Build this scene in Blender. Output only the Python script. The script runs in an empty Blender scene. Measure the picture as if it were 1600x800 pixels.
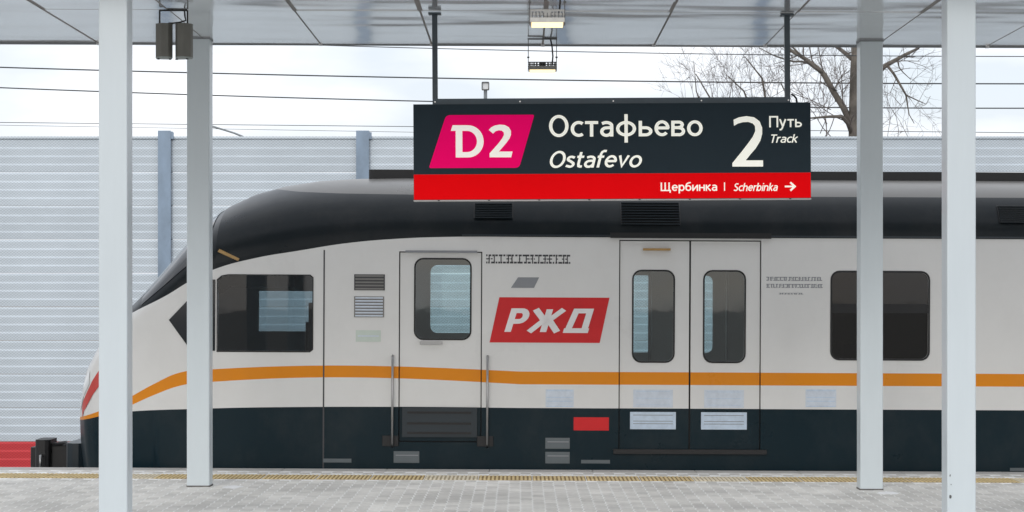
import bpy, bmesh, math, random
from mathutils import Vector, Matrix
from mathutils.geometry import tessellate_polygon
random.seed(7)
S = bpy.context.scene
COL = S.collection

# ------------------------------------------------------------------ camera
F = 3300.0                      # focal length in photo pixels
CX, CY = 813.0, 467.0           # where the depth axis meets the photo
EYE = 1.67
cam = bpy.data.cameras.new('camera')
cam.sensor_width = 36.0
cam.lens = F / 1600 * 36
cam.shift_x = -(CX - 800) / 1600
cam.shift_y = (CY - 400) / 1600
cam.clip_start = 0.1
cam.clip_end = 3000
camo = bpy.data.objects.new('camera', cam)
COL.objects.link(camo)
camo.location = (0, 0, EYE)
camo.rotation_euler = (math.pi / 2, 0, 0)
S.camera = camo

# ------------------------------------------------------------------ sky
SUN_EL, SUN_AZ = math.radians(26), math.radians(196)      # behind the photographer, a little to one side
W = bpy.data.worlds.new('World'); S.world = W; W.use_nodes = True
nt = W.node_tree; nt.nodes.clear()
def N(t, **k):
    n = nt.nodes.new(t)
    for a, b in k.items(): setattr(n, a, b)
    return n
out = N('ShaderNodeOutputWorld'); bg = N('ShaderNodeBackground')
sky = N('ShaderNodeTexSky', sky_type='NISHITA', sun_disc=False, sun_elevation=SUN_EL, sun_rotation=SUN_AZ)
sky.air_density = 1.0; sky.dust_density = 2.0
bg.inputs['Strength'].default_value = 0.10
tc = N('ShaderNodeTexCoord'); mp = N('ShaderNodeMapping'); mp.inputs['Scale'].default_value = (1, 1, 3.2)
nz = N('ShaderNodeTexNoise'); nz.inputs['Scale'].default_value = 5.0; nz.inputs['Detail'].default_value = 7
nz.inputs['Roughness'].default_value = 0.55
rp = N('ShaderNodeValToRGB')
rp.color_ramp.elements[0].position = 0.36; rp.color_ramp.elements[0].color = (0.80, 0.80, 0.80, 1)
rp.color_ramp.elements[1].position = 0.60; rp.color_ramp.elements[1].color = (0.985, 0.985, 0.985, 1)
nz2 = N('ShaderNodeTexNoise'); nz2.inputs['Scale'].default_value = 5.0; nz2.inputs['Detail'].default_value = 5
rp2 = N('ShaderNodeValToRGB')
rp2.color_ramp.elements[0].position = 0.42; rp2.color_ramp.elements[0].color = (4.75, 5.0, 5.45, 1)
rp2.color_ramp.elements[1].position = 0.64; rp2.color_ramp.elements[1].color = (6.95, 7.05, 7.25, 1)
mx = N('ShaderNodeMix', data_type='RGBA')
L = nt.links.new
L(tc.outputs['Generated'], mp.inputs['Vector']); L(mp.outputs[0], nz.inputs['Vector']); L(mp.outputs[0], nz2.inputs['Vector'])
L(nz.outputs['Fac'], rp.inputs[0]); L(nz2.outputs['Fac'], rp2.inputs[0])
L(rp.outputs[0], mx.inputs['Factor']); L(sky.outputs[0], mx.inputs[6]); L(rp2.outputs[0], mx.inputs[7])
L(mx.outputs[2], bg.inputs['Color']); L(bg.outputs[0], out.inputs['Surface'])

sun = bpy.data.lights.new('sun', 'SUN'); sun.energy = 0.5; sun.angle = math.radians(25); sun.color = (1, 0.96, 0.9)
suno = bpy.data.objects.new('sun', sun); COL.objects.link(suno)
sd = Vector((math.sin(SUN_AZ) * math.cos(SUN_EL), math.cos(SUN_AZ) * math.cos(SUN_EL), math.sin(SUN_EL)))
suno.rotation_euler = sd.to_track_quat('Z', 'Y').to_euler()
S.view_settings.view_transform = 'Standard'; S.view_settings.look = 'None'
S.view_settings.exposure = 0.86; S.view_settings.gamma = 1.0; S.view_settings.use_curve_mapping = False
S.render.engine = 'CYCLES'
S.cycles.max_bounces = 10; S.cycles.transparent_max_bounces = 12

# ------------------------------------------------------------------ helpers
GRADE = 0.0048                  # the line falls gently towards the photo's right
def at(x, y, d):                # photo pixel at depth d (metres) -> world point
    return Vector(((x - CX) * d / F, d, EYE - (y - CY) * d / F))

class MB:
    def __init__(s): s.v = []; s.f = []; s.m = []
    def add(s, vs, fs, m=0):
        b = len(s.v); s.v += [tuple(v) for v in vs]
        for f in fs: s.f.append([b + i for i in f]); s.m.append(m)
        return s
    def box(s, x0, x1, y0, y1, z0, z1, m=0):
        v = [(x0,y0,z0),(x1,y0,z0),(x1,y1,z0),(x0,y1,z0),(x0,y0,z1),(x1,y0,z1),(x1,y1,z1),(x0,y1,z1)]
        return s.add(v, [(0,3,2,1),(4,5,6,7),(0,1,5,4),(1,2,6,5),(2,3,7,6),(3,0,4,7)], m)
    def cbox(s, x0, x1, y0, y1, z0, z1, c, m=0):           # vertical edges rounded off
        k = c * 0.3
        p = [(x0+c,y0),(x1-c,y0),(x1-k,y0+k),(x1,y0+c),(x1,y1-c),(x1-k,y1-k),(x1-c,y1),(x0+c,y1),(x0+k,y1-k),(x0,y1-c),(x0,y0+c),(x0+k,y0+k)]
        n = len(p)
        v = [(a,b,z0) for a,b in p] + [(a,b,z1) for a,b in p]
        f = [(i,(i+1)%n,(i+1)%n+n,i+n) for i in range(n)] + [tuple(range(n,2*n)), tuple(reversed(range(n)))]
        return s.add(v, f, m)
    def tube(s, pts, r, n=8, m=0, cap=True):
        pts = [Vector(p) for p in pts]
        rs = r if isinstance(r, (list, tuple)) else [r]*len(pts)
        rings = []; up = None
        for i, p in enumerate(pts):
            d = (pts[min(i+1,len(pts)-1)] - pts[max(i-1,0)]).normalized()
            if up is None:
                up = d.orthogonal().normalized()
            else:
                up = (up - d*up.dot(d))
                up = up.normalized() if up.length > 1e-5 else d.orthogonal().normalized()
            w = d.cross(up)
            rings.append([p + rs[i]*(math.cos(2*math.pi*k/n)*up + math.sin(2*math.pi*k/n)*w) for k in range(n)])
        v = [q for r_ in rings for q in r_]; f = []
        for i in range(len(pts)-1):
            for k in range(n):
                f.append((i*n+k, i*n+(k+1)%n, (i+1)*n+(k+1)%n, (i+1)*n+k))
        if cap:
            f.append(tuple(reversed(range(n)))); f.append(tuple(range((len(pts)-1)*n, len(pts)*n)))
        return s.add(v, f, m)
    def plate(s, outer, holes, y0, y1, m=0, rim=True):               # outline in x,z with holes, y0 front, y1 back
        loops = [outer] + list(holes)
        flat = [p for l in loops for p in l]
        tri = tessellate_polygon([[Vector((a,b,0)) for a,b in l] for l in loops])
        n = len(flat)
        v = [(a,y0,b) for a,b in flat] + [(a,y1,b) for a,b in flat]
        f = []
        for t in tri:
            a,b,c = [flat[i] for i in t]
            cr = (b[0]-a[0])*(c[1]-a[1]) - (b[1]-a[1])*(c[0]-a[0])
            if abs(cr) < 1e-9: continue
            t = tuple(t) if cr > 0 else tuple(reversed(t))
            f.append(t); f.append(tuple(i+n for i in reversed(t)))
        o = 0
        for li, l in enumerate(loops):
            if li == 0 and not rim: o += len(l); continue
            k = len(l); ar = sum(l[i][0]*l[(i+1)%k][1]-l[(i+1)%k][0]*l[i][1] for i in range(k))
            ccw = (ar > 0) == (li == 0)
            for i in range(k):
                a, b = o+i, o+(i+1)%k
                f.append((b,a,a+n,b+n) if ccw else (a,b,b+n,a+n))
            o += k
        return s.add(v, f, m)
    def wall(s, x0, x1, zb, top, holes, y0, y1):            # long wall with a row of openings, one cell round each
        holes = sorted(holes, key=lambda h: min(p[0] for p in h))
        cuts = [x0]
        for a, b in zip(holes, holes[1:]): cuts.append((max(p[0] for p in a)+min(p[0] for p in b))/2)
        cuts.append(x1)
        def zt(x):
            for (xa, za), (xb, zb_) in zip(top, top[1:]):
                if xa <= x <= xb: return za+(zb_-za)*(x-xa)/(xb-xa)
            return top[-1][1]
        for h, a, b in zip(holes, cuts, cuts[1:]):
            up = [(x, z) for x, z in top if a+1e-6 < x < b-1e-6]
            outer = [(a,zb),(b,zb),(b,zt(b))] + list(reversed(up)) + [(a,zt(a))]
            s.plate(outer, [h], y0, y1, rim=(a == x0 or b == x1))
        return s
    def build(s, name, mats, parent=None, smooth=False):
        me = bpy.data.meshes.new(name); me.from_pydata(s.v, [], s.f)
        if not isinstance(mats, (list, tuple)): mats = [mats]
        for q in mats: me.materials.append(q)
        if len(mats) > 1: me.polygons.foreach_set('material_index', s.m)
        if smooth:
            me.polygons.foreach_set('use_smooth', [True]*len(me.polygons))
        me.update()
        return link(name, me, parent)
def link(name, data, parent=None):
    o = bpy.data.objects.new(name, data); COL.objects.link(o)
    if parent: o.parent = parent
    return o
def tag(o, label=None, cat=None, group=None, kind=None):
    if label: o['label'] = label
    if cat: o['category'] = cat
    if group: o['group'] = group
    if kind: o['kind'] = kind
    return o
def smooth_by_angle(o, deg=35):
    me = o.data
    me.polygons.foreach_set('use_smooth', [True]*len(me.polygons))
    bm = bmesh.new(); bm.from_mesh(me)
    for e in bm.edges:
        if len(e.link_faces) == 2: e.smooth = e.calc_face_angle(0) < math.radians(deg)
        else: e.smooth = False
    bm.to_mesh(me); bm.free(); me.update()
def rrect(x0, x1, z0, z1, r, n=5):
    p = []
    for cx, cz, a0 in ((x1-r,z1-r,0),(x0+r,z1-r,90),(x0+r,z0+r,180),(x1-r,z0+r,270)):
        for i in range(n+1):
            a = math.radians(a0 + 90*i/n); p.append((cx+r*math.cos(a), cz+r*math.sin(a)))
    return p
def rect(x0, x1, z0, z1): return [(x0,z0),(x1,z0),(x1,z1),(x0,z1)]

# ------------------------------------------------------------------ materials
def mat(name, col, rough=0.5, metal=0.0, var=0.06, scale=6.0, bump=0.0, bscale=60.0, spec=0.5, stretch=(1,1,1), rvar=0.0, coat=0.0):
    m = bpy.data.materials.new(name); m.use_nodes = True
    t = m.node_tree; b = t.nodes['Principled BSDF']
    b.inputs['Roughness'].default_value = rough; b.inputs['Metallic'].default_value = metal
    b.inputs['Specular IOR Level'].default_value = spec; b.inputs['Coat Weight'].default_value = coat
    co = t.nodes.new('ShaderNodeTexCoord'); ma = t.nodes.new('ShaderNodeMapping'); ma.inputs['Scale'].default_value = stretch
    t.links.new(co.outputs['Object'], ma.inputs[0])
    n = t.nodes.new('ShaderNodeTexNoise'); n.inputs['Scale'].default_value = scale; n.inputs['Detail'].default_value = 8
    n.inputs['Roughness'].default_value = 0.62
    t.links.new(ma.outputs[0], n.inputs['Vector'])
    r = t.nodes.new('ShaderNodeMapRange'); r.inputs[1].default_value = 0.3; r.inputs[2].default_value = 0.7
    r.inputs[3].default_value = 1-var; r.inputs[4].default_value = 1+var
    t.links.new(n.outputs['Fac'], r.inputs[0])
    x = t.nodes.new('ShaderNodeVectorMath'); x.operation = 'SCALE'; x.inputs[0].default_value = col[:3]
    t.links.new(r.outputs[0], x.inputs['Scale']); t.links.new(x.outputs[0], b.inputs['Base Color'])
    if rvar:
        r2 = t.nodes.new('ShaderNodeMapRange'); r2.inputs[1].default_value = 0.3; r2.inputs[2].default_value = 0.7
        r2.inputs[3].default_value = rough-rvar; r2.inputs[4].default_value = rough+rvar
        t.links.new(n.outputs['Fac'], r2.inputs[0]); t.links.new(r2.outputs[0], b.inputs['Roughness'])
    if bump:
        n2 = t.nodes.new('ShaderNodeTexNoise'); n2.inputs['Scale'].default_value = bscale; n2.inputs['Detail'].default_value = 4
        t.links.new(ma.outputs[0], n2.inputs['Vector'])
        bp = t.nodes.new('ShaderNodeBump'); bp.inputs['Strength'].default_value = bump; bp.inputs['Distance'].default_value = 0.01
        t.links.new(n2.outputs['Fac'], bp.inputs['Height']); t.links.new(bp.outputs[0], b.inputs['Normal'])
    return m
def emit(name, col, s):
    m = bpy.data.materials.new(name); m.use_nodes = True
    b = m.node_tree.nodes['Principled BSDF']; b.inputs['Base Color'].default_value = (*col, 1)
    b.inputs['Emission Color'].default_value = (*col, 1); b.inputs['Emission Strength'].default_value = s
    return m
def backlit(m, k):                # translucent sheet of an internally lit sign
    t = m.node_tree; b = t.nodes['Principled BSDF']
    src = [l for l in t.links if l.to_socket == b.inputs['Base Color']][0].from_socket
    t.links.new(src, b.inputs['Emission Color']); b.inputs['Emission Strength'].default_value = k
    return m
def glass(name, tint, gloss=0.10):
    m = bpy.data.materials.new(name); m.use_nodes = True
    t = m.node_tree; t.nodes.clear()
    o = t.nodes.new('ShaderNodeOutputMaterial'); mi = t.nodes.new('ShaderNodeMixShader')
    tr = t.nodes.new('ShaderNodeBsdfTransparent'); tr.inputs[0].default_value = (*tint, 1)
    gl = t.nodes.new('ShaderNodeBsdfGlossy'); gl.inputs['Roughness'].default_value = 0.02
    fr = t.nodes.new('ShaderNodeFresnel'); fr.inputs[0].default_value = 1.5
    nn = t.nodes.new('ShaderNodeTexNoise'); nn.inputs['Scale'].default_value = 2.5
    bp = t.nodes.new('ShaderNodeBump'); bp.inputs['Strength'].default_value = 0.012; bp.inputs['Distance'].default_value = 0.05
    t.links.new(nn.outputs['Fac'], bp.inputs['Height']); t.links.new(bp.outputs[0], gl.inputs['Normal'])
    ad = t.nodes.new('ShaderNodeMath'); ad.operation = 'ADD'; ad.inputs[1].default_value = gloss; ad.use_clamp = True
    t.links.new(fr.outputs[0], ad.inputs[0]); t.links.new(ad.outputs[0], mi.inputs[0])
    t.links.new(tr.outputs[0], mi.inputs[1]); t.links.new(gl.outputs[0], mi.inputs[2]); t.links.new(mi.outputs[0], o.inputs[0])
    return m

M = {}
M['ballast'] = mat('ballast', (0.29,0.28,0.265), 0.95, var=0.3, scale=14, bump=0.8, bscale=30)
M['concrete'] = mat('concrete', (0.50,0.49,0.47), 0.85, var=0.12, scale=5, bump=0.2)
M['joint_sand'] = mat('joint_sand', (0.88,0.89,0.88), 0.9, var=0.22, scale=9)
M['col_paint'] = mat('col_paint', (0.60,0.66,0.69), 0.36, var=0.035, scale=5, rvar=0.08, stretch=(1,1,0.16), bump=0.03, bscale=14)
M['sealant'] = mat('sealant', (0.13,0.125,0.12), 0.9, var=0.35, scale=25)
M['col_dirt'] = mat('col_dirt', (0.10,0.10,0.10), 0.8)
M['dark_steel'] = mat('dark_steel', (0.048,0.066,0.080), 0.42, var=0.1, scale=9)
M['rail_paint'] = mat('rail_paint', (0.060,0.085,0.105), 0.42, var=0.08, scale=9)
M['sign_face'] = mat('sign_face', (0.015,0.028,0.038), 0.5, var=0.05, scale=2.5, spec=0.15)
M['sign_red'] = mat('sign_red', (0.88,0.001,0.004), 0.6, var=0.03, scale=3, spec=0.05)
M['sign_pink'] = mat('sign_pink', (0.93,0.001,0.145), 0.6, var=0.03, scale=3, spec=0.05)
M['sign_white'] = mat('sign_white', (0.92,0.92,0.83), 0.45, var=0.03, scale=20)
M['emblem_white'] = mat('emblem_white', (0.88,0.84,0.78), 0.45, var=0.03, scale=20)
for k_, v_ in (('sign_white',0.17),('emblem_white',0.17),('sign_pink',0.07),('sign_red',0.03)): backlit(M[k_], v_)
M['sign_lip'] = mat('sign_lip', (0.45,0.45,0.45), 0.4, metal=0.3)
M['bolt'] = mat('bolt', (0.7,0.7,0.7), 0.3, metal=0.9)
M['speaker'] = mat('speaker', (0.15,0.148,0.13), 0.5, var=0.08, scale=12)
M['speaker_end'] = mat('speaker_end', (0.30,0.33,0.32), 0.5)
M['black'] = mat('black', (0.012,0.012,0.013), 0.5)
M['cable'] = mat('cable', (0.02,0.02,0.022), 0.5)
M['lamp_grey'] = mat('lamp_grey', (0.30,0.30,0.29), 0.4, metal=0.6, var=0.1, scale=30)
M['lamp_dark'] = mat('lamp_dark', (0.10,0.10,0.10), 0.45, metal=0.4)
M['led'] = emit('led', (1.0,0.80,0.42), 0.85)
M['fascia'] = mat('fascia', (0.22,0.23,0.24), 0.45)
M['seam'] = mat('seam', (0.24,0.23,0.22), 0.5, metal=0.3)
M['galv'] = mat('galv', (0.22,0.29,0.38), 0.45, metal=0.25, var=0.22, scale=3.5, rvar=0.1, stretch=(1,1,0.5))
M['bark'] = mat('bark', (0.13,0.115,0.098), 0.9, var=0.4, scale=5, bump=0.5, bscale=14)
M['twig'] = mat('twig', (0.13,0.11,0.10), 0.9, var=0.2)
M['wire'] = mat('wire', (0.035,0.04,0.045), 0.5)
M['pole_grey'] = mat('pole_grey', (0.24,0.26,0.27), 0.5, metal=0.4)
M['rail'] = mat('rail', (0.14,0.10,0.08), 0.45, metal=0.8, var=0.2)
M['salt'] = mat('salt', (0.86,0.87,0.88), 0.9, var=0.06, scale=15)
# train
M['rubber'] = mat('rubber', (0.010,0.010,0.011), 0.6)
M['interior'] = mat('interior', (0.20,0.21,0.21), 0.6)
M['interior_dark'] = mat('interior_dark', (0.030,0.030,0.032), 0.6)
M['seat'] = mat('seat', (0.20,0.15,0.09), 0.8)
M['train_dark'] = mat('train_dark', (0.012,0.022,0.030), 0.3, var=0.12, scale=2.0)
M['grille'] = mat('grille', (0.008,0.009,0.010), 0.5)
M['grille_light'] = mat('grille_light', (0.20,0.195,0.185), 0.5)
M['logo_red'] = mat('logo_red', (0.60,0.006,0.010), 0.35, spec=0.4)
M['logo_white'] = mat('logo_white', (0.80,0.78,0.78), 0.4)
M['print_black'] = mat('print_black', (0.05,0.05,0.055), 0.5)
M['print_grey'] = mat('print_grey', (0.25,0.26,0.28), 0.5)
M['label_blue'] = mat('label_blue', (0.52,0.62,0.74), 0.45, var=0.1, scale=20)
M['label_pale'] = mat('label_pale', (0.60,0.66,0.74), 0.45, var=0.08, scale=20)
M['label_green'] = mat('label_green', (0.55,0.62,0.56), 0.45)
M['label_grey'] = mat('label_grey', (0.11,0.13,0.14), 0.5)
M['amber'] = mat('amber', (0.40,0.24,0.08), 0.3)
M['lens_red'] = mat('lens_red', (0.55,0.06,0.05), 0.2)
M['lens_white'] = mat('lens_white', (0.75,0.77,0.78), 0.12)
M['steel'] = mat('steel', (0.35,0.35,0.35), 0.35, metal=0.9)
M['glass_clear'] = glass('glass_clear', (0.80,0.87,0.88), 0.03)
M['glass_dark'] = glass('glass_dark', (0.32,0.30,0.26), 0.01)
M['glass_cab'] = glass('glass_cab', (0.62,0.67,0.70), 0.0)

# canopy lining: thin glossy sheet that is slightly wavy
m = mat('canopy_sheet', (0.84,0.86,0.87), 0.13, metal=0.7, var=0.02, scale=2, rvar=0.03)
t = m.node_tree; b = t.nodes['Principled BSDF']
co = t.nodes.new('ShaderNodeNewGeometry'); ma = t.nodes.new('ShaderNodeMapping'); ma.inputs['Scale'].default_value = (0.45,1.1,1)
n2 = t.nodes.new('ShaderNodeTexNoise'); n2.inputs['Scale'].default_value = 1.0; n2.inputs['Detail'].default_value = 1.5
bp = t.nodes.new('ShaderNodeBump'); bp.inputs['Strength'].default_value = 0.45; bp.inputs['Distance'].default_value = 0.10
t.links.new(co.outputs['Position'], ma.inputs[0]); t.links.new(ma.outputs[0], n2.inputs['Vector'])
t.links.new(n2.outputs['Fac'], bp.inputs['Height']); t.links.new(bp.outputs[0], b.inputs['Normal'])
M['canopy_sheet'] = m

# pavers: every stone its own grey
def paver_mat(name, use_attr):
    m = mat(name, (0.665,0.655,0.625), 0.88, var=0.10, scale=16, bump=0.25, bscale=120)
    t = m.node_tree; b = t.nodes['Principled BSDF']
    lk = [l for l in t.links if l.to_socket == b.inputs['Base Color']][0]; src = lk.from_socket
    if use_attr:
        a = t.nodes.new('ShaderNodeAttribute'); a.attribute_name = 'shade'; fac = a.outputs['Fac']
    else:
        a = t.nodes.new('ShaderNodeObjectInfo'); fac = a.outputs['Random']
    r = t.nodes.new('ShaderNodeMapRange'); r.inputs[3].default_value = 0.87; r.inputs[4].default_value = 1.09
    t.links.new(fac, r.inputs[0])
    # large dry-salt blotches
    g = t.nodes.new('ShaderNodeNewGeometry'); n = t.nodes.new('ShaderNodeTexNoise'); n.inputs['Scale'].default_value = 1.1; n.inputs['Detail'].default_value = 6
    t.links.new(g.outputs['Position'], n.inputs['Vector'])
    r3 = t.nodes.new('ShaderNodeMapRange'); r3.inputs[1].default_value = 0.35; r3.inputs[2].default_value = 0.7; r3.inputs[3].default_value = 0.86; r3.inputs[4].default_value = 1.18
    t.links.new(n.outputs['Fac'], r3.inputs[0])
    mu = t.nodes.new('ShaderNodeMath'); mu.operation = 'MULTIPLY'
    t.links.new(r.outputs[0], mu.inputs[0]); t.links.new(r3.outputs[0], mu.inputs[1])
    x = t.nodes.new('ShaderNodeVectorMath'); x.operation = 'SCALE'
    t.links.new(src, x.inputs[0]); t.links.new(mu.outputs[0], x.inputs['Scale']); t.links.new(x.outputs[0], b.inputs['Base Color'])
    return m
M['paver'] = paver_mat('paver', False); M['paver_mass'] = paver_mat('paver_mass', True)
M['tactile'] = mat('tactile', (0.30,0.21,0.09), 0.8, var=0.25, scale=5, bump=0.2)
M['tactile_rib'] = mat('tactile_rib', (0.70,0.56,0.30), 0.8, var=0.22, scale=5)
M['tactile_pale'] = mat('tactile_pale', (0.76,0.69,0.53), 0.8, var=0.2, scale=6)
M['tactile_worn'] = mat('tactile_worn', (0.44,0.37,0.25), 0.8, var=0.3, scale=7, bump=0.2)

# noise barrier sheet: perforated aluminium
def barrier_mat(name, col, dot):
    m = mat(name, col, 0.5, metal=0.2, var=0.05, scale=1.3, stretch=(1,1,3))
    t = m.node_tree; b = t.nodes['Principled BSDF']
    src = [l for l in t.links if l.to_socket == b.inputs['Base Color']][0].from_socket
    co = t.nodes.new('ShaderNodeTexCoord'); sp = t.nodes.new('ShaderNodeSeparateXYZ'); t.links.new(co.outputs['Object'], sp.inputs[0])
    def wave(o, per):
        a = t.nodes.new('ShaderNodeMath'); a.operation = 'MULTIPLY'; a.inputs[1].default_value = 2*math.pi/per
        s_ = t.nodes.new('ShaderNodeMath'); s_.operation = 'SINE'
        t.links.new(o, a.inputs[0]); t.links.new(a.outputs[0], s_.inputs[0]); return s_.outputs[0]
    w1, w2 = wave(sp.outputs['X'], 0.050), wave(sp.outputs['Z'], 0.0415)
    mu = t.nodes.new('ShaderNodeMath'); mu.operation = 'MULTIPLY'; t.links.new(w1, mu.inputs[0]); t.links.new(w2, mu.inputs[1])
    r = t.nodes.new('ShaderNodeMapRange'); r.inputs[1].default_value = -0.2; r.inputs[2].default_value = 0.5; r.inputs[3].default_value = 1.0; r.inputs[4].default_value = dot
    t.links.new(mu.outputs[0], r.inputs[0])
    oi = t.nodes.new('ShaderNodeObjectInfo'); r2 = t.nodes.new('ShaderNodeMapRange'); r2.inputs[3].default_value = 0.95; r2.inputs[4].default_value = 1.04
    t.links.new(oi.outputs['Random'], r2.inputs[0])
    m2 = t.nodes.new('ShaderNodeMath'); m2.operation = 'MULTIPLY'; t.links.new(r.outputs[0], m2.inputs[0]); t.links.new(r2.outputs[0], m2.inputs[1])
    x = t.nodes.new('ShaderNodeVectorMath'); x.operation = 'SCALE'
    t.links.new(src, x.inputs[0]); t.links.new(m2.outputs[0], x.inputs['Scale']); t.links.new(x.outputs[0], b.inputs['Base Color'])
    return m
M['barrier'] = barrier_mat('barrier', (0.605,0.675,0.735), 0.76)
M['barrier_red'] = barrier_mat('barrier_red', (0.62,0.05,0.06), 0.75)

# train livery: painted bands that follow the car and dip at the nose
def livery():
    m = mat('livery', (1,1,1), 0.30, var=0.02, scale=1.2, rvar=0.04, spec=0.22, bump=0.015, bscale=3)
    t = m.node_tree; b = t.nodes['Principled BSDF']
    src = [l for l in t.links if l.to_socket == b.inputs['Base Color']][0].from_socket
    co = t.nodes.new('ShaderNodeTexCoord'); sp = t.nodes.new('ShaderNodeSeparateXYZ'); t.links.new(co.outputs['Object'], sp.inputs[0])
    mr = t.nodes.new('ShaderNodeMapRange'); mr.inputs[1].default_value = -4.6; mr.inputs[2].default_value = 0.0; mr.clamp = True
    t.links.new(sp.outputs['X'], mr.inputs[0])
    def curve(pts):
        c = t.nodes.new('ShaderNodeFloatCurve'); cu = c.mapping.curves[0]
        pts = sorted(((x+4.6)/4.6, z/3.2) for x, z in pts)
        cu.points[0].location = pts[0]; cu.points[1].location = pts[-1]
        for p in pts[1:-1]: cu.points.new(*p)
        c.mapping.update()
        t.links.new(mr.outputs[0], c.inputs['Value'])
        k = t.nodes.new('ShaderNodeMath'); k.operation = 'MULTIPLY'; k.inputs[1].default_value = 3.2
        t.links.new(c.outputs[0], k.inputs[0]); return k.outputs[0]
    def above(zs):
        g = t.nodes.new('ShaderNodeMath'); g.operation = 'GREATER_THAN'; t.links.new(sp.outputs['Z'], g.inputs[0]); t.links.new(zs, g.inputs[1]); return g.outputs[0]
    z_roof = curve([(-4.6,1.30),(-4.0,1.45),(-3.75,1.56),(-3.5,1.68),(-3.25,1.83),(-3.0,1.95),(-2.6,2.06),(-2.2,2.13),(-1.7,2.21),(-1.2,2.255),(-0.7,2.275),(0,2.278)])
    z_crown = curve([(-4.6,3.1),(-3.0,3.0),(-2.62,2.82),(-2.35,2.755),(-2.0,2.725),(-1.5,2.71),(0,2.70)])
    z1 = curve([(-4.6,0.44),(-4.2,0.50),(-3.8,0.545),(-3.2,0.575),(-2.4,0.596),(0,0.600)])
    z2 = curve([(-4.6,0.40),(-4.2,0.48),(-3.9,0.58),(-3.6,0.71),(-3.35,0.80),(-3.15,0.832),(0,0.832)])
    z3 = curve([(-4.6,0.42),(-4.2,0.53),(-3.9,0.66),(-3.6,0.82),(-3.35,0.93),(-3.15,0.957),(0,0.957)])
    def mix(f, a, c):
        x = t.nodes.new('ShaderNodeMix'); x.data_type = 'RGBA'; t.links.new(f, x.inputs['Factor'])
        for s_, v in ((x.inputs[6], a), (x.inputs[7], c)):
            if isinstance(v, tuple): s_.default_value = (*v, 1)
            else: t.links.new(v, s_)
        return x.outputs[2]
    WH = (0.725,0.722,0.708); DK = (0.001,0.0135,0.021); OR = (0.74,0.25,0.009); RF = (0.007,0.011,0.014)
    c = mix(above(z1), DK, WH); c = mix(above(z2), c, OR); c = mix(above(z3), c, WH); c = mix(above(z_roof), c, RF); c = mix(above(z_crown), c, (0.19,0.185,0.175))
    mu = t.nodes.new('ShaderNodeMix'); mu.data_type = 'RGBA'; mu.blend_type = 'MULTIPLY'; mu.inputs['Factor'].default_value = 1
    t.links.new(c, mu.inputs[6]); t.links.new(src, mu.inputs[7])
    mp_ = t.nodes.new('ShaderNodeMapping'); mp_.inputs['Scale'].default_value = (1.3, 1.3, 1.0); t.links.new(co.outputs['Object'], mp_.inputs[0])
    dn = t.nodes.new('ShaderNodeTexNoise'); dn.inputs['Scale'].default_value = 1.6; dn.inputs['Detail'].default_value = 9; dn.inputs['Roughness'].default_value = 0.68
    t.links.new(mp_.outputs[0], dn.inputs['Vector'])
    dr = t.nodes.new('ShaderNodeMapRange'); dr.inputs[1].default_value = 0.46; dr.inputs[2].default_value = 0.78; dr.inputs[3].default_value = 0.0; dr.inputs[4].default_value = 0.07
    t.links.new(dn.outputs['Fac'], dr.inputs[0])
    c2 = mix(dr.outputs[0], mu.outputs[2], (0.20,0.185,0.165)); t.links.new(c2, b.inputs['Base Color'])
    return m
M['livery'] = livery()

# ------------------------------------------------------------------ ground and platforms
g = MB().box(-1500, 1500, -600, 1500, -1.6, -1.12).build('ground', M['ballast']); tag(g, kind='structure')
for k, y in enumerate((22.45-0.76, 22.45+0.76, 26.55-0.76, 26.55+0.76)):
    r = MB().box(-60, 60, y-0.075, y+0.075, -1.30, -1.27).box(-60, 60, y-0.012, y+0.012, -1.27, -1.15).box(-60, 60, y-0.036, y+0.036, -1.15, -1.11)
    r = r.build('rail', M['rail']); r.rotation_euler.y = GRADE; r.location.z = 0.06; tag(r, kind='structure')
EDGE = 20.62
pf = MB().box(-40, 40, 12.9, EDGE-0.004, -1.5, -0.0075).build('platform', M['concrete']); tag(pf, kind='structure'); pf.rotation_euler.y = GRADE
op = MB().box(-40, 40, -6, 4.2, -1.5, -0.002).build('platform', M['concrete']); tag(op, kind='structure')
js = MB().box(-8.5, 8.5, 13.0, EDGE-0.30, -0.0075, -0.0007).build('joint_sand', M['joint_sand'], pf)
# edge slabs
random.seed(3)
sl = MB().cbox(-0.497, 0.497, 0, 0.294, -0.1, 0.004, 0.006)
proto = None
for i in range(17):
    if proto is None:
        proto = sl.build('edge_slab', M['concrete'], pf); o = proto
    else:
        o = proto.copy(); COL.objects.link(o)
    o.location = (-8 + i*1.0 + 0.2, EDGE-0.298, 0)
# pavers 10 x 20 cm
PW, PL = 0.1, 0.2
def paver_mesh(mb, x, y, h=0.0):
    a, l, c = 0.0493, 0.0993, 0.015; k = 0.0016
    e = 0.036
    p = [(-a+c,-l),(a-c,-l),(a,-l+e),(a,l-e),(a-c,l),(-a+c,l),(-a,l-e),(-a,-l+e)]
    v = [(x+u, y+w, -0.012) for u,w in p] + [(x+u, y+w, h-k) for u,w in p] + [(x+u*(1-k/a), y+w*(1-k/l), h) for u,w in p]
    f = [(i,(i+1)%8,(i+1)%8+8,i+8) for i in range(8)] + [(i+8,(i+1)%8+8,(i+1)%8+16,i+16) for i in range(8)] + [tuple(range(16,24))]
    mb.add(v, f)
T0, T1 = 19.42, 19.92            # tactile strip
cells = []
for i in range(-85, 85):
    x = (i+0.5)*PW
    off = 0.0 if i % 2 else PL/2
    y = 13.1 + off
    while y < EDGE-0.30-PL/2+0.01:
        if not (y+PL/2 > T0+0.001 and y-PL/2 < T1-0.001): cells.append((x, y))
        y += PL
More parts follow.
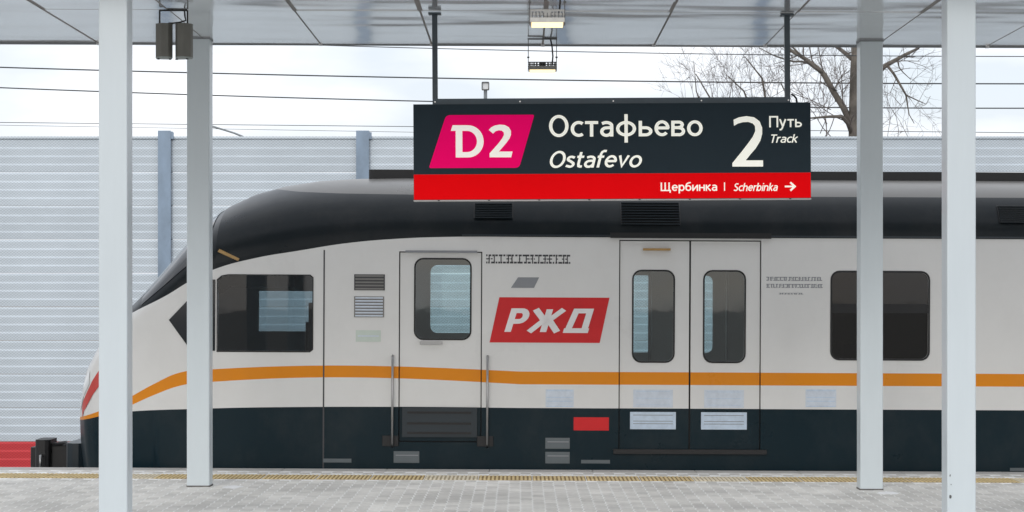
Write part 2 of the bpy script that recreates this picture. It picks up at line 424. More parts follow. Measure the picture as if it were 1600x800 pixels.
vis = [(y, x) for x, y in cells if 16.62 < y and abs(x - (-0.03)) < 0.243*y - 0.1]
vis.sort(); near = set((x, y) for y, x in vis[:290])
base = MB(); paver_mesh(base, 0, 0); pm = None; mass = MB(); shade = []
for (x, y) in cells:
    h = random.uniform(-0.0002, 0.0010)
    if (x, y) in near:
        if pm is None: o = base.build('paver', M['paver'], pf); pm = o
        else: o = pm.copy(); COL.objects.link(o)
        o.location = (x, y, h); o.rotation_euler = (random.uniform(-.002,.002), random.uniform(-.004,.004), random.uniform(-.006,.006))
    else:
        paver_mesh(mass, x, y, h); shade += [random.random()]*17
mo = mass.build('paving', M['paver_mass'], pf); mo['kind'] = 'stuff'
at_ = mo.data.attributes.new('shade', 'FLOAT', 'FACE'); at_.data.foreach_set('value', shade)
# tactile tiles with ribs along the depth
tp = MB(); tp.box(-0.246, 0.246, 0.003, T1-T0-0.003, -0.02, 0.0005)
for k in range(13):
    x = -0.228 + k*0.038
    tp.add([(x-0.011,0.02,0.0005),(x+0.011,0.02,0.0005),(x+0.011,T1-T0-0.02,0.0005),(x-0.011,T1-T0-0.02,0.0005),
            (x-0.008,0.026,0.006),(x+0.008,0.026,0.006),(x+0.008,T1-T0-0.026,0.006),(x-0.008,T1-T0-0.026,0.006)],
           [(4,5,6,7),(0,1,5,4),(1,2,6,5),(2,3,7,6),(3,0,4,7)], 1)
ta = tb = None
for i in range(34):
    worn = i in (4, 9, 15, 20, 26, 31)
    src = tb if worn else ta
    if src is None:
        o = tp.build('tactile_tile', [M['tactile_worn'] if worn else M['tactile'], M['tactile_pale'] if worn else M['tactile_rib']], pf)
        if worn: tb = o
        else: ta = o
    else:
        o = src.copy(); COL.objects.link(o)
    o.location = (-8.5 + 0.25 + i*0.5 + 0.11, T0, random.uniform(-0.001, 0.001))

# ------------------------------------------------------------------ canopy
CZ = EYE + 2.29; CG = 0.0036; C0, CM, C1 = 14.25, 16.83, 19.05
can = link('station_canopy', None); tag(can, 'glossy pale grey panelled canopy over the platform', 'canopy'); can.rotation_euler.y = CG
can.location = (0, 0, CZ)
GAP = 0.016
def panel(y0, y1):
    mb = MB(); a = 0.5 - GAP/2; nx, ny = 4, 4
    # edges folded up at the seams
    v = []; f = []
    for j in range(ny+1):
        for i in range(nx+1):
            v.append((-a+2*a*i/nx, y0+(y1-y0)*j/ny, 0))
    for j in range(ny):
        for i in range(nx):
            q = j*(nx+1)+i; f.append((q, q+nx+1, q+nx+2, q+1))
    mb.add(v, f)
    mb.add([(-a,y0,0),(a,y0,0),(a,y1,0),(-a,y1,0),(-a,y0,.03),(a,y0,.03),(a,y1,.03),(-a,y1,.03)], [(0,1,5,4),(1,2,6,5),(2,3,7,6),(3,0,4,7)])
    return mb
X0 = (848-CX)*19.05/F
protos = {}
for row, (y0, y1) in enumerate(((C0+0.02, CM-0.002), (CM+0.002, C1-0.02))):
    for i in range(-8, 8):
        if row not in protos:
            o = panel(y0, y1).build('lining_panel', M['canopy_sheet'], can); protos[row] = o
        else:
            o = protos[row].copy(); COL.objects.link(o)
        o.location = (X0 + i + 0.5, 0, 0)
        o.rotation_euler = (random.uniform(-.0004,.0004), random.uniform(-.0012,.0012), 0)
for i in range(-8, 9):                                       # dark channel showing in every seam
    x = X0 + i
    MB().box(x-0.02, x+0.02, C0+0.03, C1-0.03, 0.004, 0.012).build('seam_channel', M['seam'], can)
MB().box(X0-8, X0+8, CM-0.02, CM+0.02, 0.013, 0.02).build('seam_channel', M['seam'], can)
MB().box(X0-8.05, X0+8.05, C1-0.018, C1, -0.012, 0.26).build('fascia', M['fascia'], can)
MB().box(X0-8.05, X0+8.05, C0, C0+0.018, -0.012, 0.26).build('fascia', M['fascia'], can)
MB().box(X0-8.05, X0+8.05, C0+0.018, C1-0.018, 0.2, 0.25).build('roof_deck', M['concrete'], can)
for i in range(-4, 5):                                       # seam end caps at the rim
    MB().box(X0+i-0.016, X0+i+0.016, C1-0.055, C1-0.022, -0.018, 0.003).build('seam_cap', M['bolt'], can)

# ------------------------------------------------------------------ columns
def column(cx, d, label, chips=()):
    w = 0.1; x = (cx-CX)*d/F
    zb = -GRADE*x; zt = CZ - CG*x
    o = link('canopy_column', None); o.location = (x, d, zb); h = zt - zb
    tag(o, label, 'column', 'columns carrying the canopy')
    MB().cbox(-w, w, 0, 2*w, -0.01, h+0.03, 0.009).build('shaft', M['col_paint'], o)
    MB().cbox(-w-0.006, w+0.006, -0.006, 2*w+0.006, h-0.012, h+0.01, 0.009).build('collar', M['fascia'], o)
    MB().cbox(-w-0.004, w+0.004, -0.004, 2*w+0.004, -0.01, 0.012, 0.009).build('base_sealant', M['sealant'], o)
    for (px, py, r) in chips:
        p = at(px, py, d); u, z = p.x - x, p.z - zb
        c = MB(); pts = [(u+r*random.uniform(.5,1.0)*math.cos(a)*0.6, z+r*random.uniform(.7,1.2)*math.sin(a)) for a in [k*math.pi/4 for k in range(8)]]
        c.plate(pts, [], -0.0025, 0.002); c.build('paint_chip', M['col_dirt'], o)
    return o
column(176.5, 14.67, 'white square canopy column nearer the camera, before the nose of the train')
column(309.5, 18.60, 'white square canopy column with its foot in view, before the cab window')
column(1362, 18.60, 'white square canopy column with its foot in view, before the passenger window')
column(1502.5, 14.67, 'chipped white square canopy column nearer the camera, far end from the nose of the train',
       [(1484.5,743,0.009),(1485,776,0.016),(1486,757,0.005)])

# ------------------------------------------------------------------ lettering made of strokes
def arc(cx, cy, rx, ry, a0, a1, n=14):
    return [(cx+rx*math.cos(math.radians(a0+(a1-a0)*i/n)), cy+ry*math.sin(math.radians(a0+(a1-a0)*i/n))) for i in range(n+1)]
def ribbon(pts, t, closed=False):
    n = len(pts); Lp, Rp = [], []
    for i in range(n):
        p = Vector(pts[i])
        a = Vector(pts[(i-1) % n]) if (closed or i > 0) else None
        c = Vector(pts[(i+1) % n]) if (closed or i < n-1) else None
        d1 = (p-a).normalized() if a is not None else None; d2 = (c-p).normalized() if c is not None else None
        if d1 is None: d1 = d2
        if d2 is None: d2 = d1
        n1 = Vector((-d1.y, d1.x)); n2 = Vector((-d2.y, d2.x)); nn = (n1+n2)
        if nn.length < 1e-4: nn = n1
        nn.normalize(); k = min(1/max(nn.dot(n1), 0.35), 1.8)
        Lp.append(p + nn*t/2*k); Rp.append(p - nn*t/2*k)
    q = []
    for i in range(n if closed else n-1):
        j = (i+1) % n; q.append([Rp[i], Rp[j], Lp[j], Lp[i]])
    return q
T = 0.138; H = T/2; XH = 0.72
def ell(cx, cy, rx, ry): return ('c', arc(cx, cy, rx, ry, 0, 360, 26)[:-1])
def ln(*p): return ('o', list(p))
def glyph(ch):
    x1 = XH-H
    G = {
     'О': (0.80, [ell(.40,.5,.40-H,.515-H)]),
     'с': (0.50, [('o', arc(.33,XH/2,.33-H,XH/2+.01-H,52,308,18))]),
     'т': (0.54, [ln((.27,0),(.27,XH-T)), ln((.0,x1),(.54,x1))]),
     'а': (0.54, [('o', [(.07,.60)]+arc(.25,.50,.215,XH-H-.50,110,0,8)+[(.465,.30),(.465,0)]), ('o', [(.465,.415),(.32,.405)]+arc(.25,.225,.19,.175,95,285,12)+[(.38,.09),(.465,.20)])]),
     'ф': (0.86, [ln((.43,-.29),(.43,1.03)), ell(.43,XH/2,.41-H,XH/2-H)]),
     'ь': (0.56, [('o', [(H,XH),(H,H),(.26,H)]+arc(.28,.235,.215,.235-H,-80,80,10)+[(.24,.40),(H,.40)])]),
     'е': (0.60, [('o', [(.05,.385),(.54,.385)]+arc(.31,XH/2+.01,.31-H,XH/2-H+.01,6,318,20))]),
     'в': (0.56, [('o', [(H,0),(H,x1),(.28,x1)]+arc(.30,.53,.15,.125,75,-75,8)+[(.26,.395),(H,.395)]), ('o', [(.26,.395)]+arc(.30,.225,.20,.165,75,-80,8)+[(.28,H),(H,H)])]),
     'о': (0.64, [ell(.32,XH/2,.32-H,XH/2+.01-H)]),
     'П': (0.74, [('o', [(H,0),(H,1-H),(.74-H,1-H),(.74-H,0)])]),
     'у': (0.56, [ln((.05,XH),(.28,.07)), ('o', [(.51,XH),(.27,.02),(.20,-.14),(.12,-.21),(.01,-.22)])]),
     'Щ': (1.05, [('o', [(H,1),(H,H),(.97,H),(.97,-.20)]), ln((.46,1),(.46,T)), ln((.86,1),(.86,T))]),
     'р': (0.60, [ln((H,-.28),(H,XH)), ell(.32,XH/2,.30-H,XH/2-H+.01)]),
     'б': (0.62, [ell(.31,.33,.31-H,.34-H), ('o', [(.07,.36),(.08,.62),(.17,.85),(.34,.94),(.56,.99)])]),
     'и': (0.60, [ln((H,0),(H,XH)), ln((.60-H,0),(.60-H,XH)), ln((H,.05),(.60-H,XH-.05))]),
     'н': (0.60, [ln((H,0),(H,XH)), ln((.60-H,0),(.60-H,XH)), ln((H,.38),(.60-H,.38))]),
     'к': (0.54, [ln((H,0),(H,XH)), ln((.10,.37),(.48,XH)), ln((.17,.42),(.51,0))]),
     'T': (0.60, [ln((.30,0),(.30,1-T)), ln((0,1-H),(.60,1-H))]),
     's': (0.44, [('o', [(.39,.60),(.25,x1)]+arc(.20,.53,.14,.12,90,230,6)+[(.22,.385),(.32,.31)]+arc(.24,.20,.16,.14,40,-90,6)+[(.03,.12)])]),
     'S': (0.52, [('o', [(.46,.88),(.32,1-H)]+arc(.25,.74,.18,.19,100,230,6)+[(.26,.53),(.38,.43)]+arc(.27,.27,.19,.20,40,-90,6)+[(.03,.14)])]),
     't': (0.38, [('o', [(.15,.93),(.15,.22),(.18,.10),(.25,H),(.36,.07)]), ln((.0,x1),(.36,x1))]),
     'f': (0.36, [('o', [(.14,0),(.14,.80),(.18,.93),(.27,.985),(.40,.985)]), ln((.0,x1),(.34,x1))]),
     'v': (0.54, [('o', [(.05,XH),(.27,.08),(.50,XH)])]),
     'r': (0.36, [ln((H,0),(H,XH)), ('o', [(H,.42),(.13,.56),(.22,.645),(.36,.65)])]),
     'k': (0.52, [ln((H,0),(H,1.02)), ln((.10,.36),(.46,XH)), ln((.18,.43),(.49,0))]),
     'h': (0.58, [ln((H,0),(H,1.02)), ('o', [(H,.45),(.15,.60)]+arc(.31,.44,.20,XH-H-.44,110,0,7)+[(.51,0)])]),
     'n': (0.58, [ln((H,0),(H,XH)), ('o', [(H,.45),(.15,.60)]+arc(.31,.44,.20,XH-H-.44,110,0,7)+[(.51,0)])]),
     'b': (0.60, [ln((H,0),(H,1.02)), ell(.32,XH/2,.29-H,XH/2-H+.01)]),
     'i': (0.16, [ln((.08,0),(.08,XH)), ln((.08,.86),(.08,1.0))]),
     'Р': (0.56, [('o', [(H,0),(H,1-H),(.30,1-H)]+arc(.32,.70,.18,.235,80,-80,8)+[(.28,.46),(H,.46)])]),
     'Ж': (0.96, [ln((.48,0),(.48,1)), ln((.03,1),(.40,.52)), ln((.93,1),(.56,.52)), ln((.42,.55),(.03,0)), ln((.54,.55),(.93,0))]),
     'Д': (0.78, [('o', [(.14,T),(.22,1-H),(.66,1-H),(.66,T)]), ln((0,H),(.80,H))]),
    }
    al = {'O':'О','c':'с','a':'а','e':'е','o':'о'}
    return G[al.get(ch, ch)]
def word(text, shear=0.0, sp=0.09, weight=1.0):
    """quads per stroke, normalised later to a box"""
    global T
    x = 0; strokes = []
    for ch in text:
        w, st = glyph(ch)
        for kind, pts in st:
            P_ = [(px+x, py) for px, py in pts]
            q = ribbon(P_, T*weight, kind == 'c')
            strokes.append([[(v.x+v.y*shear, v.y) for v in quad] for quad in q])
        x += w + sp
    return strokes
def fit(strokes, u0, u1, v0, v1):
    xs = [p[0] for s_ in strokes for q in s_ for p in q]; ys = [p[1] for s_ in strokes for q in s_ for p in q]
    a, b, c, d = min(xs), max(xs), min(ys), max(ys)
    return [[[(u0+(p[0]-a)/(b-a)*(u1-u0), v0+(p[1]-c)/(d-c)*(v1-v0)) for p in q] for q in s_] for s_ in strokes]
def lettering(name, strokes, y, material, parent):
    mb = MB()
    for i, s_ in enumerate(strokes):
        for j, q in enumerate(s_):
            yy = y - 0.0013*(i % 7) - 0.00012*(j % 10)
            mb.add([(p[0], yy, p[1]) for p in q], [(0,1,2,3)])
    return mb.build(name, material, parent)

# ------------------------------------------------------------------ station sign
SD = 16.83; ss = SD/F
sg = link('station_sign', None); c0 = at(956.5, 236.3, SD); sg.location = c0; sg.rotation_euler.y = -0.0052
tag(sg, 'long dark hanging sign naming a station, with pink emblem and red band', 'sign')
def su(x): return (x-956.5)*ss
def sv(x, y): return ((238.0 - (x-646)*3.5/621) - y)*ss
HW, HH = 310.5*ss, 75*ss
MB().box(-HW, HW, 0.004, 0.11, -HH, HH).build('housing', M['dark_steel'], sg)
zr = sv(646, 272.6)
MB().box(-HW+0.002, HW-0.002, 0, 0.0035, zr+0.0015, HH-0.002).build('face_panel', M['sign_face'], sg)
MB().box(-HW+0.002, HW-0.002, 0, 0.0035, -HH+0.004, zr-0.0015).build('red_band', M['sign_red'], sg)
MB().box(-HW-0.001, HW+0.001, -0.002, 0.112, -HH-0.008, -HH-0.001).build('bottom_lip', M['sign_lip'], sg)
for k in range(8):
    x = -HW+0.40*(k+0.5); MB().box(x-.008, x+.008, -0.005, 0.0, -HH-0.007, -HH-0.001).build('clip', M['black'], sg)
MB().box(su(676), su(1236), 0.03, 0.075, HH+0.001, HH+0.046).build('header_rail', M['rail_paint'], sg)
for k, x in enumerate((su(676), su(809), su(955), su(1093), su(1229))):
    MB().tube([(x+.02, 0.024, HH+.020), (x+.02, 0.03, HH+.020)], 0.006, 8).build('bolt', M['bolt'], sg)
for x in (680, 1232):
    top = CZ - CG*((x-CX)*ss) - c0.z
    p = MB().box(su(x)-0.021, su(x)+0.021, 0.031, 0.073, HH+0.046, top-0.012+0.0052*su(x)*-1).build('hanger_post', M['dark_steel'], sg)
    MB().box(su(x)-0.05, su(x)+0.05, 0.0, 0.104, top-0.020-0.0052*su(x), top-0.008-0.0052*su(x)).build('ceiling_plate', M['dark_steel'], sg)
MB().tube([(su(1238),.05,sv(1238,146)),(su(1242),.05,sv(1242,148)),(su(1246),.05,sv(1246,153)),(su(1247.5),.05,sv(1247,164))], 0.008, 8).build('cable', M['cable'], sg, True)
# emblem
em = [(697.2,179.9),(835.4,179.2),(811.2,262.3),(669.9,262.8)]
pts = []
for i in range(4):
    p, a, c = Vector(em[i]), Vector(em[i-1]), Vector(em[(i+1) % 4])
    r = 7 if i in (0, 2) else 3.5
    p0 = p + (a-p).normalized()*r; p2 = p + (c-p).normalized()*r
    for k in range(6):
        s_ = k/5; q = p0*(1-s_)**2 + p*2*s_*(1-s_) + p2*s_*s_; pts.append((su(q.x), sv(q.x, q.y)))
embl = MB().plate(pts, [], -0.003, 0.001).build('emblem', M['sign_pink'], sg)
def zp(x, y): X, Y = 620+x/4.212, 140+y/4.212; return (su(X), sv(X, Y))
Do = [(368,235),(470,235)] + arc(470,341,102,106,-90,90,18)[1:] + [(388,447),(388,272),(357,272)]
Di = [(432,272),(462,272)] + arc(462,342,66,70,-90,90,14)[1:] + [(432,412)]
MB().plate([zp(*p) for p in Do], [[zp(*p) for p in Di]], -0.006, -0.002).build('letter_d', M['emblem_white'], embl)
two = [(606,266),(622,249),(645,237),(678,231),(712,234),(738,248),(752,272),(752,298),(742,322),(722,350),(672,408),(762,408),(752,446),(611,446),(611,420),(668,356),(694,322),(706,298),(704,281),(692,271),(674,268),(652,273),(634,290)]
MB().plate([zp(*p) for p in two], [], -0.006, -0.002).build('figure_two', M['emblem_white'], embl)
def sign_text(name, text, x0, x1, y0, y1, shear=0, sp=0.09, mt='sign_white', weight=1.0):
    lettering(name, fit(word(text, shear, sp, weight), su(x0), su(x1), sv((x0+x1)/2, y1), sv((x0+x1)/2, y0)), -0.0022, M[mt], sg)
sign_text('station_name', 'Остафьево', 858, 1098, 178.5, 222.9, sp=0.085)
sign_text('station_name_latin', 'Ostafevo', 859, 1003, 234.3, 263.0, shear=0.22, sp=0.07)
sign_text('track_word', 'Путь', 1202, 1253, 181.0, 203.8, sp=0.09)
sign_text('track_word_latin', 'Track', 1205, 1247, 209.6, 223.4, shear=0.22, sp=0.06)
sign_text('next_station_name', 'Щербинка', 1032, 1120, 284.2, 302, sp=0.09)
sign_text('next_station_name_latin', 'Scherbinka', 1146, 1215, 285.8, 298.8, shear=0.22, sp=0.08)
def z2(x, y): X, Y = 940+x/4.212, 140+y/4.212; return (su(X), sv(X, Y))
big = [(869,198),(905,182),(955,174),(1005,182),(1040,208),(1057,250),(1057,290),(1045,335),(1015,385),(980,425),(948,465),(1062,465),(1062,506),(860,506),(860,483),(920,410),(965,352),(995,310),(1012,272),(1010,240),(995,222),(965,212),(930,214),(900,222),(872,238)]
MB().plate([z2(*p) for p in big], [], -0.004, -0.0005).build('track_number', M['sign_white'], sg)
MB().box(su(1131), su(1132.5), -0.003, -0.0005, sv(1131,298), sv(1131,285)).build('divider', M['sign_white'], sg)
ar = ribbon([(1226,291.2),(1241,291.2)], 2.6); ar2 = ribbon([(1234.5,284.8),(1241.6,291.2),(1234.5,297.6)], 2.9)
lettering('arrow', [[[(su(p.x), sv(p.x,p.y)) for p in reversed(q)] for q in ar], [[(su(p.x), sv(p.x,p.y)) for p in reversed(q)] for q in ar2]], -0.0024, M['sign_white'], sg)

# ------------------------------------------------------------------ loudspeakers on a bracket
BD = 16.75; bs = BD/F
br = link('speaker_bracket', None); cb = at(271, 17, BD); cb.z = CZ - CG*cb.x - 0.004; br.location = cb
tag(br, 'black wire bracket hanging from the canopy and holding two loudspeakers', 'bracket')
MB().box(-21.5*bs, 21.5*bs, -0.008, 0.008, -0.014, -0.001).build('cross_bar', M['black'], br)
for x in (-21.5, 22): MB().box(x*bs-0.006, x*bs+0.006, -0.005, 0.005, -21.5*bs, -0.006).build('drop_rod', M['black'], br)
MB().tube([(17*bs,.01,-0.01),(17.5*bs,.012,-10*bs),(19*bs,.01,-17*bs),(10*bs,.01,-20*bs),(-2*bs,.01,-21.5*bs),(-8*bs,.01,-21.3*bs)], 0.007, 7).build('cable', M['cable'], br, True)
def loudspeaker(cx, yaw, label):
    o = link('loudspeaker', None); p = at(cx, 64, BD); o.location = (p.x, BD, p.z); o.rotation_euler.z = yaw
    tag(o, label, 'loudspeaker', 'pair of hanging loudspeakers')
    w, h = 0.066, 0.128
    prof = [(-w,0.0),(-w*0.35,-0.055),(w*0.45,-0.055),(w,0.0),(w*0.95,0.05),(-w*0.95,0.05)]
    n = len(prof); mb = MB()
    mb.add([(a,b,-h) for a,b in prof]+[(a,b,h) for a,b in prof], [(i,(i+1)%n,(i+1)%n+n,i+n) for i in range(n)]+[tuple(range(n,2*n)),tuple(reversed(range(n)))])
    mb.build('cabinet', M['speaker'], o)
    cap = MB()
    pr = [(a*0.92,b*0.92) for a,b in prof]
    cap.add([(a,b,-h-0.014) for a,b in pr]+[(a*1.12,b*1.12,-h-0.0005) for a,b in pr], [(i,(i+1)%n,(i+1)%n+n,i+n) for i in range(n)]+[tuple(range(n,2*n)),tuple(reversed(range(n)))])
    cap.build('end_cap', M['speaker_end'], o)
    ct = MB(); ct.add([(a*1.1,b*1.1,h+0.0005) for a,b in pr]+[(a*1.1,b*1.1,h+0.008) for a,b in pr], [(i,(i+1)%n,(i+1)%n+n,i+n) for i in range(n)]+[tuple(range(n,2*n)),tuple(reversed(range(n)))])
    ct.build('end_cap', M['speaker'], o)
    for x in (-.045,.045): MB().box(x-.008,x+.008,-.03,-.01,-h-.022,-h-.0145).build('mounting_foot', M['black'], o)
    return o
loudspeaker(256.5, math.radians(12), 'grey-brown hanging loudspeaker standing clear of the column, seen against the sky')
loudspeaker(286, math.radians(-16), 'grey-brown hanging loudspeaker overlapping the canopy column')

# ------------------------------------------------------------------ LED floodlights
def led_light(cx, ytop, ybot, wpx, d, tilt, bary, label):
    s_ = d/F; o = link('led_light', None); p = at(cx, ybot, d); o.location = p
    tag(o, label, 'lamp', 'led lamps hung under the canopy')
    w = wpx*s_/2; zc = CZ - CG*p.x - p.z
    dep = 0.10
    ct, st = math.cos(tilt), math.sin(tilt)
    def R(v): x, y, z = v; return (x, y*ct - z*st, y*st + z*ct)
    def rot(mb): mb.v = [R(v) for v in mb.v]; return mb
    rot(MB().box(-w, w, -dep, dep*0.6, 0.006, 0.030)).build('heat_sink', M['lamp_grey'], o)
    rot(MB().box(-w-0.004, w+0.004, -dep-0.006, -dep-0.0005, -0.004, 0.028)).build('front_rim', M['lamp_grey'], o)
    rot(MB().box(-w*0.94, w*0.94, -dep+0.004, dep*0.5, -0.004, 0.005)).build('lens', M['led'], o)
    for k in range(9):
        x = -w*0.9 + w*1.8*k/8
        rot(MB().box(x-0.0035, x+0.0035, -dep+0.01, dep*0.5, 0.0305, 0.066)).build('fin', M['lamp_dark'], o)
    hb = (ybot-ytop)*s_
    for sx in (-1, 1):
        MB().box(sx*(w+0.006)-0.003, sx*(w+0.006)+0.003, -0.02, 0.02, 0.0, hb*0.9).build('side_bracket', M['lamp_dark'], o)
        MB().tube([(sx*(w+0.006),0,hb*0.8),(sx*(w+0.006),0,zc-0.005)], 0.0035, 6).build('drop_rod', M['lamp_dark'], o)
        MB().box(sx*(w+0.006)-0.010, sx*(w+0.006)+0.010, -0.008, 0.008, hb*1.35, hb*1.48).build('rod_clamp', M['lamp_dark'], o)
    # slotted back plate: rails and webs round the slots
    bpl = MB()
    for z0_, z1_ in ((.36,.48),(.62,.72),(.86,.96)): bpl.box(-w-0.003, w+0.003, -0.012, -0.008, hb*z0_, hb*z1_)
    for z0_, z1_ in ((.48,.62),(.72,.86)):
        for k in range(11):
            x = -w*0.97 + w*1.94*k/10; e_ = w*0.16 if k == 5 else w*0.035
            bpl.box(x-e_, x+e_, -0.012, -0.008, hb*z0_, hb*z1_)
    bpl.build('back_plate', M['lamp_dark'] if tilt > -0.1 else M['lamp_grey'], o)
    MB().box(-w-0.012, w+0.012, -0.010, 0.010, zc-0.012, zc-0.001).build('ceiling_bar', M['lamp_dark'], o)
    MB().tube([(w*0.72,.01,hb*.7),(w*0.78,.012,hb*1.5),(w*0.72,.012,zc*0.75),(w*0.60,.01,zc-.005)], 0.007, 7).build('cable', M['cable'], o, True)
    return o
led_light(855, 14, 39.5, 52, 14.72, math.radians(-7), 0, 'lit led lamp with ribbed back hanging nearer the camera, above the other lamp')
led_light(847.5, 96, 111.5, 42, 18.55, math.radians(-5), 60, 'lit led lamp with slotted back plate hanging low against the sky at the canopy rim')

# ------------------------------------------------------------------ train
TD = 20.72; ts = TD/F
HWD = 1.73; TC = TD + HWD
def tx(x): return (x-CX)*ts
def tz(x, y): return EYE - (y-CY)*ts + GRADE*tx(x)
tr = link('commuter_train', None); tr.rotation_euler.y = GRADE; tr.location = (0, 0, 0)
tag(tr, 'white commuter train with orange stripe, dark skirt and dark sloping nose', 'train')
XE = 17.6; XF = -3.0; ZB = -0.38; ZS = 2.0
zc_ = 0.0
Zw0, Zw1 = tz(813,563.5), tz(813,423)         # door windows
dz0, dz1 = tz(813,704), tz(813,374)           # passenger doors
# openings
cab_win = [(tx(339),tz(400,548)),(tx(482),tz(400,548)),(tx(487),tz(400,544)),(tx(487),tz(400,434)),(tx(482),tz(400,430)),(tx(356),tz(400,430)),(tx(346),tz(400,432)),(tx(339),tz(400,438))]
svc = (tx(622), tx(752), 0.26, tz(690,393))
pdoor = (tx(966), tx(1188), dz0, dz1)
pw = [(tx(1299), tx(1449), tz(1370,560.5), tz(1370,426))]
for k in range(1, 6): pw.append((pw[0][0]+2.05*k, pw[0][1]+2.05*k, pw[0][2], pw[0][3]))
near_holes = [cab_win, rect(*svc), rect(*pdoor)] + [rrect(a,b,c,d,0.07) for a,b,c,d in pw[:5]]
WTOP = [(-3.0,2.0),(-2.75,2.06),(-2.45,2.12),(-2.1,2.18),(-1.7,2.23),(-1.2,2.27),(0,2.28),(XE,2.28)]
MB().wall(XF, XE, ZB, WTOP, near_holes, TD, TD+0.05).build('side_wall', M['livery'], tr)
svw = (tx(648), tx(733), tz(690,529), tz(690,405.5))
dw = [(tx(989), tx(1051), Zw0, Zw1), (tx(1100), tx(1162), Zw0, Zw1)]
far_cab = [(x, z) for x, z in rect(tx(336), tx(470), tz(400,526), tz(400,453))]
far_holes = [far_cab, rrect(svw[0],svw[1],svw[2],svw[3],0.08)] + [rrect(a,b,c,d,0.07) for a,b,c,d in dw]
MB().wall(XF, XE, ZB, WTOP, far_holes, TD+2*HWD-0.05, TD+2*HWD).build('side_wall', M['livery'], tr)
for hl in far_holes: MB().plate(hl, [], TD+2*HWD-0.03, TD+2*HWD-0.022).build('far_pane', M['glass_clear'], tr)
# roof
PROF = [(-4.50,0.45,0.25,0.30),(-4.50,0.62,0.70,0.36),(-4.47,0.90,1.02,0.50),(-4.38,1.10,1.26,0.72),(-4.26,1.28,1.40,0.94),(-4.12,1.45,1.50,1.14),(-3.96,1.62,1.58,1.30),(-3.84,1.74,1.62,1.40),
        (-3.70,1.90,1.655,1.50),(-3.54,2.10,1.69,1.60),(-3.36,2.33,1.712,1.72),(-3.18,2.51,1.724,1.86),(-3.0,2.64,1.73,2.0),(-2.75,2.76,1.73,2.06),(-2.45,2.845,1.73,2.12),(-2.1,2.90,1.73,2.18),(-1.7,2.925,1.73,2.23),(-1.2,2.935,1.73,2.27),(0,2.935,1.73,2.28),(5,2.935,1.73,2.28),(11,2.935,1.73,2.28),(XE,2.935,1.73,2.28)]
def sec(p, t):                      # t 0..1 from near shoulder over the top to the far shoulder
    X, zt, w, zs = p
    a = math.pi*t; e = 0.86
    cy = math.copysign(abs(math.cos(a))**e, math.cos(a)); sz = max(math.sin(a), 0)**e
    return Vector((X, TC - w*cy, zs + (zt-zs)*sz))
NT = 40
mb = MB(); st = [p for p in PROF if p[0] >= XF-1e-6]
for p in st: mb.v += [tuple(sec(p, k/NT)) for k in range(NT+1)]
for i in range(len(st)-1):
    for k in range(NT):
        a = i*(NT+1)+k; mb.f.append([a, a+NT+1, a+NT+2, a+1]); mb.m.append(0)
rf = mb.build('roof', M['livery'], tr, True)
# nose, from the windscreen down to the skirt
def nsec(p, k, n):                  # lower side rows then over the top
    X, zt, w, zs = p; nl = 10
    if k < nl:
        f_ = k/nl; return Vector((X + (0.10*(1-f_)**2 if X < -3.6 else 0), TC - w, ZB + (zs-ZB)*f_))
    if k > n-nl:
        f_ = (n-k)/nl; return Vector((X + (0.10*(1-f_)**2 if X < -3.6 else 0), TC + w, ZB + (zs-ZB)*f_))
    return sec(p, (k-nl)/(n-2*nl))
def lerp_prof(u):
    pr = [p for p in PROF if p[0] <= XF+1e-6]
    u = max(0, min(u, len(pr)-1-1e-6)); i = int(u); f_ = u-i
    return tuple(a+(b_-a)*f_ for a, b_ in zip(pr[i], pr[i+1]))
NP = len([p for p in PROF if p[0] <= XF+1e-6]); NN = 60; RES = 3
us = [i/RES for i in range((NP-1)*RES+1)]
mb = MB()
for u in us:
    p = lerp_prof(u); mb.v += [tuple(nsec(p, k, NN)) for k in range(NN+1)]
for i in range(len(us)-1):
    for k in range(NN):
        a = i*(NN+1)+k; mb.f.append([a, a+NN+1, a+NN+2, a+1]); mb.m.append(0)
mb.f.append(list(range(NN+1))); mb.m.append(0)
mb.build('nose', M['livery'], tr, True)
def patch(name, u0, u1, k0, k1, off, mt, shape=None, nu=12, nk=24):
    mb = MB()
    def P_(u, k):
        p = lerp_prof(u); k_ = int(min(max(k, 0), NN-1e-6)); f_ = k-k_
        return nsec(p, k_, NN)*(1-f_) + nsec(p, min(k_+1, NN), NN)*f_
    for i in range(nu+1):
        for j in range(nk+1):
            a, c = i/nu, j/nk
            if shape: a, c = shape(a, c)
            u, k = u0+(u1-u0)*a, k0+(k1-k0)*c
            q = P_(u, k); du = P_(u+.05, k)-P_(u-.05, k); dk = P_(u, min(k+.3, NN))-P_(u, max(k-.3, 0))
            nn = dk.cross(du)
            if nn.length > 1e-8: nn.normalize()
            if nn.dot(q-Vector((-2.0, TC, 0.9))) < 0: nn = -nn
            mb.v.append(tuple(q+nn*off))
    for i in range(nu):
        for j in range(nk):
            a = i*(nk+1)+j; mb.f.append([a, a+nk+1, a+nk+2, a+1]); mb.m.append(0)
    return mb.build(name, mt, tr, True)
M['windscreen'] = mat('windscreen', (0.012,0.016,0.020), 0.06, var=0.0)
patch('windscreen', 7.6, 11.6, 13.5, NN-13.5, 0.006, M['windscreen'])
